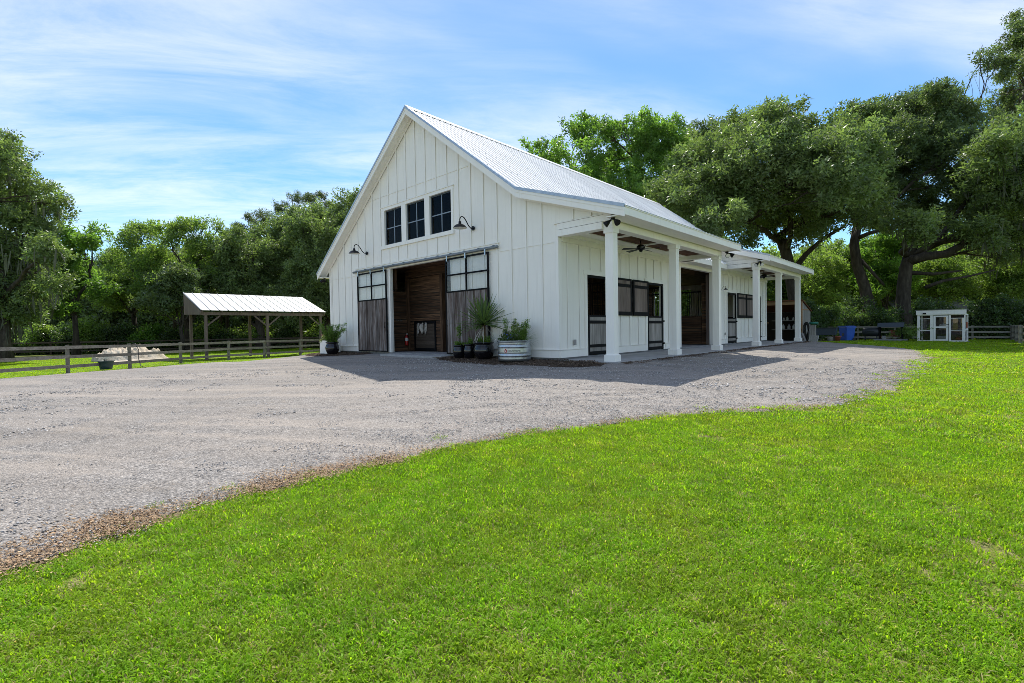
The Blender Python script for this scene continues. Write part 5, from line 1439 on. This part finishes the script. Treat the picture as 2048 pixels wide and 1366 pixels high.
def tree(name, label, px, depth, lobes, kit, r0=.35, trunk=None, fork=.45, dens=2.0, s=(.8, 1.25), gap=-.42, fl=.85, group=None, spread=.5, sag=.10, extra=True, limbs=(), moss=0):
    global rng
    rng = np.random.default_rng(int(px * 7 + depth * 13) % 100000)
    base = stand(px, depth); k = depth / FPX
    Ls = []
    wid = (max(l[0] for l in lobes) - min(l[0] for l in lobes)) * k / 2 + 1
    for l in lobes:
        dd = l[3] if len(l) > 3 else float(rng.uniform(-spread, spread)) * wid
        Ls.append((at(l[0], l[1], depth + dd) - base, l[2] * k))
        if extra and l[2] * k > 1.2:
            c = at(l[0] + rng.normal() * l[2] * .3, l[1] + abs(rng.normal()) * l[2] * .4, depth + dd + rng.choice((-.5, 1)) * rng.uniform(.6, 1.3) * wid * .5) - base
            Ls.append((c, l[2] * k * .85))
    t = thing(name, label, 'tree', base, 0, group)
    mb = MB()
    cz = np.mean([c[2] for c, _ in Ls]); cx = np.mean([c[:2] for c, _ in Ls], 0)
    if trunk: TP = [at(u, v, depth) - base for u, v in trunk]; TP = [np.array([0, 0, -.3]) + TP[0] * np.array([1, 1, 0])] + TP
    else: TP = [np.array([0, 0, -.3]), np.array([.1, .05, cz * fork * .5]), np.array([cx[0] * .25, cx[1] * .25, cz * fork])]
    n = len(TP); rr = list(np.linspace(r0 * 1.0, r0 * .7, n)); rr[0] = r0 * 1.5
    mb.tube(TP, rr, 10)
    for path, ra, rb in limbs:
        mb.tube([at(u, v, depth + dd) - base for u, v, dd in path], list(np.linspace(ra, rb, len(path))), 8)
    # a few main limbs, the other boughs branch off them
    cs = np.array([c for c, _ in Ls]); main = [int(np.argmax(np.linalg.norm(cs - TP[-1], axis=1)))]
    while len(main) < min(5, len(Ls)):
        dm = np.min(np.linalg.norm(cs[:, None] - cs[main][None], axis=2), 1); main.append(int(np.argmax(dm)))
    paths = []
    for i in main:
        P = limb(mb, TP[-1] if rng.random() < .7 or len(TP) < 3 else TP[-2], cs[i], r0 * rng.uniform(.32, .5), .04, sag, 9); paths.append(P)
    allp = np.concatenate([P[2:7] for P in paths])
    for i, (c, R) in enumerate(Ls):
        if i not in main: P = limb(mb, allp[np.argmin(np.linalg.norm(allp - c, axis=1) + (allp[:, 2] > c[2] + .5) * 3)], c, r0 * .16, .025, sag, 7)
        else: P = paths[main.index(i)]
        for q in range(4):
            e = c + unit(1)[0] * R * .85; limb(mb, P[rng.integers(3, 6)], e, .03, .008, .05, 5)
    mb.build('trunk', 'bark', t)
    leaf_mesh('crown', KIT[kit], np.concatenate([crown_points(c, R, dens, fl, gap) for c, R in Ls]), s[0], s[1], t)
    if moss:
        M = []
        for c, R in Ls:
            for q in range(int(moss * R * R)):
                d = unit(1)[0]; d[2] = -abs(d[2]); p = c + d * R * rng.uniform(.5, .95); L_ = rng.uniform(.5, 1.5); w = rng.uniform(.04, .10); a = rng.uniform(0, 3.14)
                s_ = np.array([math.cos(a), math.sin(a), 0]) * w; j = np.array([rng.normal() * .06, rng.normal() * .06, 0])
                M.append([p - s_ * .5, p + s_ * .5, p + s_ + j + (0, 0, -L_ * .55), p - s_ + j + (0, 0, -L_ * .5)]); M.append([p - s_ + j + (0, 0, -L_ * .5), p + s_ + j + (0, 0, -L_ * .55), p + s_ * .2 + j * 2 + (0, 0, -L_), p - s_ * .2 + j * 2 + (0, 0, -L_)])
        link('hanging_moss', mesh_from_quads('hanging_moss', 'moss_grey', np.array(M), 4, [(0, 1, 2, 3)]), t)
    return t
def shrub(name, label, px, depth, w, h, kit, dens=.85, s=(.75, 1.2), group=None, cat='shrub'):
    base = stand(px, depth); t = thing(name, label, cat, base, 0, group)
    mb = MB(); Ps = []
    n = max(3, int(w * 2))
    for i in range(n):
        c = np.array([rng.uniform(-.5, .5) * w * .75, rng.uniform(-.5, .5) * w * .6, h * rng.uniform(.35, .72)]); R = min(w, h) * rng.uniform(.26, .40)
        limb(mb, (0, 0, -.1), c, .035, .012, .05, 5); Ps.append(crown_points(c, R, dens * 1.3, .95, -.45))
    Ps.append(np.array([0, 0, h * .35]) + unit(int(60 * w * h / 4)) * np.array([w * .5, w * .4, h * .36]))
    mb.build('stems', 'bark', t)
    P = np.concatenate(Ps); leaf_mesh('foliage', KIT[kit], P[P[:, 2] > .06], s[0], s[1], t)
    return t

G_R = 'trees behind the yard'; G_L = 'trees beyond the paddock'
# ---- behind the barn and yard
tree('live_oak', 'spreading live oak rising directly behind the farther porch roof', 1592, 41.5,
     [(1390, 345, 48), (1440, 300, 55), (1495, 262, 42), (1545, 248, 40), (1600, 262, 45), (1655, 290, 55), (1500, 340, 72), (1585, 335, 75), (1660, 365, 68), (1440, 385, 62), (1385, 410, 50),
      (1520, 415, 62), (1610, 420, 58), (1700, 420, 52), (1745, 345, 48), (1420, 445, 36), (1365, 375, 38), (1480, 455, 34), (1600, 335, 62, -8), (1675, 350, 55, -8), (1640, 285, 46, -7), (1700, 310, 40, -7)], 'oak', .55,
     trunk=[(1590, 600), (1580, 545), (1572, 505), (1560, 470)], group=G_R, spread=.75,
     limbs=[([(1584, 545, 0), (1612, 508, -1), (1648, 476, -2), (1690, 452, -3)], .26, .10), ([(1566, 490, 0), (1530, 462, -1), (1490, 452, -2), (1450, 440, -3)], .22, .08)])
tree('live_oak', 'tall live oak with a curved leaning trunk above the blue bin', 1738, 44,
     [(1700, 268, 38), (1738, 240, 34), (1770, 232, 40), (1830, 215, 42), (1880, 212, 40), (1925, 232, 34), (1800, 290, 65), (1875, 285, 62), (1730, 325, 52), (1935, 290, 40), (1820, 365, 62), (1900, 365, 60), (1760, 400, 48), (1845, 430, 48)], 'darkoak', .50,
     trunk=[(1738, 610), (1728, 570), (1714, 530), (1708, 490), (1714, 455)], group=G_R, spread=.9,
     limbs=[([(1711, 478, 0), (1740, 466, -1), (1775, 458, -2)], .22, .10), ([(1722, 520, 0), (1745, 545, -1), (1768, 570, -1)], .16, .10)])
tree('live_oak', 'stout low-branching live oak behind the white coop', 1806, 42,
     [(1995, 300, 44), (2035, 270, 50), (2040, 340, 62), (1985, 360, 50), (2070, 420, 70), (2000, 430, 50), (1950, 410, 36), (2020, 490, 38), (2110, 330, 80), (2140, 450, 80), (1955, 455, 30), (1880, 440, 34), (1820, 445, 34)], 'oak', .60,
     trunk=[(1806, 610), (1808, 570), (1812, 535), (1818, 512)], group=G_R, sag=.05, spread=.9,
     limbs=[([(1814, 524, 0), (1850, 513, -1), (1890, 508, -1.5), (1926, 490, -2), (1946, 466, -2.5), (1952, 438, -3), (1985, 400, -3)], .42, .12), ([(1812, 545, 0), (1868, 548, -1), (1925, 541, -2)], .2, .06), ([(1850, 575, -1), (1885, 562, -1.5), (1940, 552, -2), (1990, 540, -2)], .16, .05), ([(1820, 512, 0), (1832, 480, 0), (1860, 455, -.5), (1900, 430, -1)], .35, .12)], moss=5)
tree('top_tree', 'tall sparse tree reaching the top edge at the lawn side', 2075, 54,
     [(2045, 78, 30), (1990, 118, 24), (2030, 148, 30), (1962, 100, 15), (2085, 70, 50), (2000, 190, 30), (2040, 210, 36), (2046, 35, 16), (2100, 160, 60), (1945, 150, 12)], 'darkoak', .40, gap=-.05, group=G_R)
tree('broadleaf_tree', 'bright green broadleaf tree showing above the barn ridge', 1240, 44,
     [(1078, 300, 26), (1115, 285, 32), (1160, 268, 34), (1200, 262, 30), (1240, 258, 32), (1285, 262, 32), (1330, 262, 30), (1352, 290, 26), (1150, 325, 44), (1215, 325, 50), (1285, 325, 50), (1340, 340, 40), (1240, 395, 55), (1310, 400, 52), (1180, 375, 40)], 'bright', .35, gap=-.15, s=(.7, 1.1), group=G_R)
tree('broadleaf_tree', 'dark tree between the bright tree and the live oak', 1385, 52,
     [(1395, 285, 34), (1420, 275, 30), (1370, 330, 36), (1450, 280, 30), (1400, 360, 40)], 'darkoak', .3, group=G_R)
for lab, px, d, lb in (('sunlit understory tree just right of the porch roof end', 1665, 58, [(1640, 540, 36), (1680, 520, 36), (1700, 560, 34), (1650, 580, 30), (1610, 520, 30)]),
                       ('sunlit understory tree between the two leaning trunks', 1770, 57, [(1755, 500, 30), (1790, 480, 30), (1770, 540, 32), (1745, 570, 26), (1800, 560, 22)]),
                       ('sunlit understory tree above the coop roof', 1885, 56, [(1860, 545, 34), (1900, 530, 32), (1930, 565, 30), (1880, 580, 26)]),
                       ('sunlit understory tree at the lawn fence corner', 2005, 55, [(1970, 540, 34), (2010, 530, 36), (2050, 560, 36), (1990, 580, 30), (2080, 520, 40)])):
    tree('understory_tree', lab, px, d, lb, 'olive' if px != 1770 else 'bright', .16, gap=-.35, group='sunlit understory trees', spread=.9)
HB = [(1612, 40, 2.6, 3.2), (1652, 42.5, 3.0, 3.4), (1698, 43, 3.0, 3.1), (1742, 42.5, 3.0, 3.0), (1786, 43, 3.2, 3.1), (1838, 42.5, 3.2, 3.4), (1890, 42.5, 3.2, 3.3), (1940, 42, 3.2, 3.5), (1990, 41.5, 3.2, 3.4), (2040, 41, 3.2, 3.5), (2095, 40, 3.4, 3.5)]
HL = ['behind the shed end', 'behind the hose post and trough', 'behind the blue bin', 'behind the barrel barbecue', 'behind the brick barbecue', 'behind the coop door side nearest the barbecue',
      'behind the middle of the coop', 'just past the coop corner', 'behind the bare fence rails', 'at the fence corner', 'outside the fence corner']
for (px, d, w, h), l in zip(HB, HL):
    shrub('hedge_shrub', 'dense dark evergreen shrub ' + l, px, d, w, h, 'shrub', group='dark shrubs behind the yard fence')
shrub('flowering_shrub', 'young pale-leaved shrub between barbecue and coop', 1815, 36.2, .75, 1.3, 'olive', 2.2, (.3, .55))
shrub('flowering_shrub', 'sunlit pale shrub leaning over the fence behind the trough', 1655, 41.0, 1.9, 3.4, 'olive', .8, (.5, .8))
# neighbour house just showing over the hedge
nh = stand(1845, 64); hz = thing('neighbour_house', 'small grey-roofed house glimpsed over the hedge', 'house', nh, .5)
MB().box(-4, 4, -3, 3, -.3, 3.1).build('wall', 'white_siding', hz)
rf_ = MB().prism([(-3.5, 3.0), (3.5, 3.0), (0, 5.1)], 0, -4.4, 4.4).build('roof', 'shingle', hz)
for x in (-2.4, 0, 2.4):
    wq = MB().box(x - .5, x + .5, -3.05, -3.0, 1.2, 2.4).build('window', 'white_trim', hz); piece('pane', wq, 'window_glass', x - .42, x + .42, -3.07, -3.055, 1.28, 2.32)
# ---- beyond the paddock
tree('moss_oak', 'large near live oak at the far side of the paddock, cut by the frame', 4, 34,
     [(2, 262, 22), (-25, 300, 45), (22, 312, 26), (40, 352, 30), (78, 388, 26), (110, 408, 17), (20, 410, 48), (75, 440, 34), (-40, 420, 80), (40, 490, 50), (92, 500, 34), (0, 560, 60), (70, 575, 45), (-70, 560, 90), (-110, 350, 90), (110, 560, 30), (40, 625, 40)], 'oak', .42, group=G_L, gap=-.5, s=(.75, 1.1), dens=2.3, moss=9)
tree('maple_tree', 'vivid green tree beside the big moss-hung oak', 150, 44,
     [(112, 462, 22), (138, 450, 20), (165, 468, 22), (185, 490, 15), (120, 510, 34), (165, 520, 30), (140, 565, 36), (195, 560, 28), (110, 600, 32)], 'bright', .25, group=G_L)
tree('hardwood_tree', 'rounded hardwood just right of the gap in the skyline', 270, 52,
     [(232, 508, 20), (258, 478, 18), (290, 470, 22), (255, 530, 38), (300, 515, 40), (235, 580, 38), (290, 580, 42), (210, 560, 26)], 'olive', .28, group=G_L)
tree('hardwood_tree', 'tall olive-green hardwood left of the shelter roof', 372, 50,
     [(335, 468, 22), (372, 462, 22), (405, 458, 20), (438, 455, 20), (350, 520, 42), (405, 515, 42), (370, 580, 46), (430, 560, 34), (320, 570, 36)], 'olive', .3, group=G_L)
tree('dark_tree', 'dark tree with bare lower trunk behind the shelter post', 362, 45, [(340, 560, 30), (375, 545, 30), (395, 585, 30), (350, 600, 28), (320, 610, 30)], 'darkoak', .2, group=G_L)
tree('pine_tree', 'open-topped pine standing above the oaks', 600, 64,
     [(585, 402, 17), (612, 396, 18), (640, 396, 16), (655, 410, 14), (560, 418, 14), (520, 432, 15), (498, 440, 11), (540, 448, 12), (590, 430, 22), (478, 455, 8), (640, 430, 22)], 'pine', .3, dens=1.1, fl=.55, group=G_L, fork=.8, extra=False)
tree('live_oak', 'broad live oak behind the shelter roof', 520, 52,
     [(455, 500, 30), (490, 480, 28), (530, 475, 30), (470, 540, 36), (520, 530, 44), (565, 515, 40), (500, 590, 42), (560, 580, 42), (430, 545, 28), (445, 600, 30)], 'oak', .45, group=G_L)
tree('live_oak', 'tall live oak against the barn eave', 655, 54,
     [(575, 455, 28), (610, 440, 30), (648, 428, 30), (690, 405, 22), (718, 395, 18), (610, 495, 44), (660, 480, 48), (710, 450, 44), (630, 550, 50), (690, 540, 52), (600, 600, 40), (750, 480, 50), (668, 600, 44)], 'oak', .5, group=G_L)
tree('hardwood_tree', 'far pale tree filling the skyline gap', 215, 66, [(205, 530, 18), (225, 520, 16), (190, 545, 20), (240, 540, 20)], 'olive', .25, group=G_L)
for i, (px, d, w, h, kk) in enumerate(((20, 47.5, 3.2, 2.6, 'shrub'), (75, 48, 3.0, 3.0, 'olive'), (125, 48.5, 3.2, 2.8, 'shrub'), (180, 49, 3.2, 3.4, 'olive'), (235, 50, 3.4, 2.6, 'shrub'), (290, 50, 3.0, 2.4, 'bright'), (345, 51, 3.2, 2.4, 'shrub'), (400, 52, 3.4, 2.8, 'olive'), (455, 52, 3.2, 2.4, 'shrub'), (510, 53, 3.2, 3.0, 'olive'), (565, 54, 3.4, 2.6, 'shrub'), (625, 55, 3.6, 3.0, 'olive'), (-40, 47, 3.4, 3.0, 'shrub'))):
    shrub('woodland_shrub', ['low dark shrub', 'leafy light shrub', 'dark spreading shrub', 'tall light-green shrub', 'dark shrub', 'bright little shrub', 'low dark bush', 'broad olive bush', 'small dark bush', 'tall olive bush', 'dark bush', 'olive bush', 'dark shrub'][i] + ' at the wood edge ' +
          ['under the big moss-hung oak', 'beside the moss-hung oak trunk', 'below the vivid green tree', 'left of the sand heap', 'behind the sand heap', 'right of the sand heap', 'left of the first shelter post', 'between the first shelter posts', 'behind the shelter middle', 'behind the middle shelter brace', 'right of the middle shelter posts', 'behind the last shelter post', 'outside the frame edge'][i],
          px, d, w, h, kk, group='shrubs along the wood edge')
# slim trunks standing in the wood edge
for px, d, top, lab in ((437, 54, 560, 'thick dark trunk standing behind the shelter middle'), (455, 57, 580, 'slim dark trunk beside the thick one behind the shelter'), (600, 58, 570, 'dark trunk behind the last shelter brace'), (350, 56, 590, 'slim trunk left of the shelter'), (70, 56, 560, 'slim trunk under the big oak'), (560, 60, 560, 'slim trunk between the middle and last shelter posts')):
    b = stand(px, d); tp = at(px + rng.uniform(-8, 8), top, d) - b; t = thing('slim_tree', lab, 'tree', b, 0, 'slim trunks in the wood')
    m = MB(); m.tube([(0, 0, -.2), tp * .5 + (.08, 0, 0), tp], [.24, .18, .12], 8)
    for q in range(3): limb(m, tp * .85, tp + unit(1)[0] * np.array([1.5, 1.5, .6]), .08, .02)
    m.build('trunk', 'bark', t)
    leaf_mesh('crown', KIT['darkoak'], crown_points(tp + (0, 0, .8), 1.7, .9), .8, 1.3, t)
# the wood behind, one mass nobody could count
def woods(name, label, px0, px1, d0, d1, sky, n, kit):
    u = rng.uniform(px0, px1, n); d = rng.uniform(d0, d1, n)
    top = np.interp(u, [p[0] for p in sky], [p[1] for p in sky]) + 9 * np.sin(u * .06) + 6 * np.sin(u * .17 + 1)
    v = 672 - (672 - top) * rng.random(n) ** .8
    R = np.stack([(u - 1024) / FPX, -(v - 683) / FPX, np.ones(n)], 1) @ CAM_R
    P = CAM_C + R * d[:, None]; P[:, 2] = np.maximum(P[:, 2], -.5)
    o = scatter(name, kit + '_w', KMESH[kit], P, rng.uniform(0, 6.28, (n, 3)), rng.uniform(1.5, 2.6, n))
    return tag(o, label, 'woods', kind='stuff')
woods('far_woods', 'dense dark wood filling in behind the paddock trees', -420, 820, 62, 76, [(-420, 470), (0, 500), (180, 545), (230, 560), (300, 510), (500, 490), (700, 440), (820, 420)], 9000, 'darkoak')
woods('far_woods', 'dense dark wood behind the yard oaks', 1120, 2500, 62, 78, [(1120, 400), (1340, 380), (1480, 520), (1560, 520), (1700, 500), (1900, 470), (2050, 420), (2500, 380)], 9000, 'olive')

# ================================================================== grass, stones, litter
rng = np.random.default_rng(77)
def grass_clump(n, R, l0, l1):
    c = rng.normal(size=(n, 2)) * R * .55; a = rng.uniform(0, 6.28, n); lean = rng.uniform(.3, 1.35, n); L = rng.uniform(l0, l1, n); w = rng.uniform(.0016, .0034, n)
    V = np.zeros((n, 6, 3)); dx, dy = np.cos(a), np.sin(a)
    for i, (t, ww, hh) in enumerate(((0, 1, 0), (.55, .9, .62), (1, .12, .86))):
        r = L * t * np.sin(lean * (.6 + .5 * t)); z = L * hh * np.cos(lean * (.55 + .55 * t))
        x = c[:, 0] + dx * r; y = c[:, 1] + dy * r
        V[:, 2 * i] = np.stack([x - dy * w * ww, y + dx * w * ww, z], 1); V[:, 2 * i + 1] = np.stack([x + dy * w * ww, y - dx * w * ww, z], 1)
    return mesh_from_quads('grass_clump', 'grass_blade', V, 6, [(0, 1, 3, 2), (2, 3, 5, 4)], {'tint': rng.random(n), 'dry': (rng.random(n) < .07).astype(float)})
GC = [grass_clump(130, .085, .018, .044) for _ in range(7)]
def jgrid(x0, x1, y0, y1, s):
    X, Y = np.meshgrid(np.arange(x0, x1, s), np.arange(y0, y1, s)); P = np.stack([X.ravel(), Y.ravel()], 1)
    return P + rng.uniform(-.5, .5, P.shape) * s
def is_lawn(x, y):
    on_drive = (y < 21.4) & (x < bx(y) + .03 + rng.normal(size=len(x)) * (.09 + .16 * (y > -4)) - .5 * (rng.random(len(x)) < .035)) & (x > ax(y) - .05)
    barn_ = (x > -14.2) & (x < 2.3) & (y > -.3) & (y < 21.2)
    return ~on_drive & ~barn_
def patch(x, y): return n3(np.stack([x * 1.1, y * 1.1, x * 0], 1)) + .5 * n3(np.stack([x * 3, y * 3, x * 0 + 4], 1))
gp, gs = [], []
for (x0, x1, y0, y1), s, d0, d1, sx, szv in (((-1, 20, -19, -1), .082, 0, 7.5, 1.0, 1.0), ((-10, 26, -24, 10), .135, 7.5, 17, 1.6, 1.05), ((-4, 34, -30, 50), .29, 17, 62, 3.4, 1.5)):
    P = jgrid(x0, x1, y0, y1, s); d = np.hypot(P[:, 0] - CAM_C[0], P[:, 1] - CAM_C[1])
    P = P[(d >= d0) & (d < d1)]; P = P[is_lawn(P[:, 0], P[:, 1]) & (P[:, 0] > 2.5)]
    pn = patch(P[:, 0], P[:, 1]); P = P[rng.random(len(P)) < np.clip(1.10 - .45 * np.clip(pn, 0, 1.2), .5, 1)]
    gp.append(np.c_[P, gz(P[:, 0], P[:, 1]) - .008]); k = len(P); v = rng.uniform(.75, 1.3, k)
    hv = 1 + .35 * np.clip(n3(np.c_[P * .6, np.zeros(k)]), -1, 1)
    gs.append(np.stack([sx * v, sx * v, szv * v * hv], 1))
gp = np.concatenate(gp); gs = np.concatenate(gs); k = len(gp)
rot = np.stack([rng.normal(size=k) * .06, rng.normal(size=k) * .06, rng.uniform(0, 6.28, k)], 1)
tag(scatter('lawn_grass', 'grass', GC, gp, rot, gs), 'bright green mown lawn grass', 'grass', kind='stuff')
P = jgrid(-46, -15, -26, 12, .33); P = P[is_lawn(P[:, 0], P[:, 1])]
pn = n3(np.c_[P * .35, np.zeros(len(P))]); P = P[(rng.random(len(P)) < np.clip(.85 - .8 * pn, .08, .95))]; k = len(P); v = rng.uniform(.8, 1.3, k)
tag(scatter('paddock_grass', 'grass', GC, np.c_[P, gz(P[:, 0], P[:, 1]) - .012], np.stack([np.zeros(k), np.zeros(k), rng.uniform(0, 6.28, k)], 1), np.stack([3.6 * v, 3.6 * v, 1.5 * v], 1)),
    'short patchy grass in the paddock', 'grass', kind='stuff')

def stone_clump(n, R, s0, s1, mat, flat_=.6):
    c = np.zeros((n, 3)); c[:, :2] = rng.uniform(-1, 1, (n, 2)) * R; s = rng.uniform(s0, s1, n) * rng.uniform(.6, 1, n)
    o = np.array([(1, 0, 0), (0, 1, 0), (-1, 0, 0), (0, -1, 0), (0, 0, 1), (0, 0, -.6)], float)
    V = o[None] * rng.uniform(.6, 1.3, (n, 6, 1)); a = rng.uniform(0, 6.28, n); x = V[..., 0] * np.cos(a)[:, None] - V[..., 1] * np.sin(a)[:, None]; y = V[..., 0] * np.sin(a)[:, None] + V[..., 1] * np.cos(a)[:, None]
    V = np.stack([x, y, V[..., 2] * flat_], -1) * s[:, None, None] + c[:, None]
    return mesh_from_quads('stones', mat, V, 6, [(0, 1, 4), (1, 2, 4), (2, 3, 4), (3, 0, 4), (1, 0, 5), (2, 1, 5), (3, 2, 5), (0, 3, 5)], {'tint': rng.random(n)})
SC = [stone_clump(60, .17, .004, .013, 'gravel_stone') for _ in range(4)] + [stone_clump(46, .17, .006, .019, 'gravel_stone')]
sp_, ss_ = [], []
for (x0, x1, y0, y1), s, d0, d1, sx in (((-8, 6, -18, 0), .24, 0, 9, 1.0), ((-20, 8, -24, 8), .46, 9, 20, 1.7)):
    P = jgrid(x0, x1, y0, y1, s); d = np.hypot(P[:, 0] - CAM_C[0], P[:, 1] - CAM_C[1])
    m = (d >= d0) & (d < d1) & (P[:, 0] < bx(P[:, 1]) + .05) & (P[:, 0] > ax(P[:, 1]) + .2) & ~((P[:, 0] < 2.2) & (P[:, 1] > -.7)); P = P[m]
    pn = n3(np.c_[P * .7, np.zeros(len(P))]); P = P[rng.random(len(P)) < np.clip(.6 + .5 * pn, .12, 1)]
    sp_.append(np.c_[P, gz(P[:, 0], P[:, 1]) + .022]); ss_.append(np.full(len(P), sx) * rng.uniform(.7, 1.3, len(P)))
sp_ = np.concatenate(sp_); ss_ = np.concatenate(ss_); k = len(sp_)
tag(scatter('loose_gravel', 'stones', SC, sp_, np.stack([np.zeros(k), np.zeros(k), rng.uniform(0, 6.28, k)], 1), ss_), 'loose grey stones lying on the drive', 'gravel', kind='stuff')

def chip_clump(n, R, l0, l1, mat):
    c = np.zeros((n, 3)); c[:, :2] = rng.normal(size=(n, 2)) * R * .5; c[:, 2] = rng.uniform(.002, .016, n)
    a = rng.uniform(0, 6.28, n); L = rng.uniform(l0, l1, n) / 2; W = L * rng.uniform(.18, .5, n); tl = rng.normal(size=(n, 2)) * .35
    d = np.stack([np.cos(a), np.sin(a), tl[:, 0]], 1); s = np.stack([-np.sin(a), np.cos(a), tl[:, 1]], 1)
    V = np.stack([c - d * L[:, None] - s * W[:, None] * .4, c + s * W[:, None] * -1, c + d * L[:, None], c + s * W[:, None]], 1)
    return mesh_from_quads('chips', mat, V, 4, [(0, 1, 2, 3)], {'tint': rng.random(n)})
CH = [chip_clump(30, .26, .012, .05, 'wood_chip') for _ in range(6)]
DC = [chip_clump(40, .17, .02, .07, 'dark_chip') for _ in range(4)]
y = np.concatenate([rng.uniform(-12.6, -10.5, 520), rng.uniform(-10.7, -9.6, 90), rng.uniform(-9.8, -8.4, 260), rng.uniform(-8.6, -5, 150), rng.uniform(-5, 3, 260), rng.uniform(3, 17, 260)])
wd_ = np.interp(y, [-12.6, -11, -10.2, -9, -8, -5, 0, 17], [.42, .34, .15, .24, .14, .16, .45, .8])
y = y + .05 * np.sin(y * 5); x = bx(y) - wd_ * np.abs(rng.normal(size=len(y))) * .9 + .04
P = np.c_[x, y, gz(x, y) + .012]; k = len(P)
tag(scatter('edge_litter', 'chips', CH, P, np.stack([np.zeros(k), np.zeros(k), rng.uniform(0, 6.28, k)], 1), rng.uniform(.35, .8, k)), 'brown leaf and bark litter along the lawn edge', 'litter', kind='stuff')
def in_poly(P, poly):
    x, y = P[:, 0], P[:, 1]; r = np.zeros(len(P), bool); j = len(poly) - 1
    for i in range(len(poly)):
        xi, yi = poly[i]; xj, yj = poly[j]
        r ^= ((yi > y) != (yj > y)) & (x < (xj - xi) * (y - yi) / (yj - yi + 1e-12) + xi); j = i
    return r
cpz = []
for poly, bb in ((MULCH_R, (-5.6, 2, -1.8, .05)), (MULCH_L, (-14.6, -9.8, -1.8, .05))):
    P = jgrid(*bb, .13); P = P[in_poly(P, poly)]; cpz.append(np.c_[P, gz(P[:, 0], P[:, 1]) + .055])
for y0, y1 in ((-.05, 20.4),):
    P = np.c_[2.0 + np.abs(rng.normal(size=300)) * .16, rng.uniform(y0, y1, 300)]; cpz.append(np.c_[P, gz(P[:, 0], P[:, 1]) + .025])
P = np.concatenate(cpz); k = len(P)
tag(scatter('mulch_chips', 'dchips', DC, P, np.stack([np.zeros(k), np.zeros(k), rng.uniform(0, 6.28, k)], 1), rng.uniform(.5, 1.0, k)), 'bark chips on the mulch beds and porch edge', 'mulch', kind='stuff')
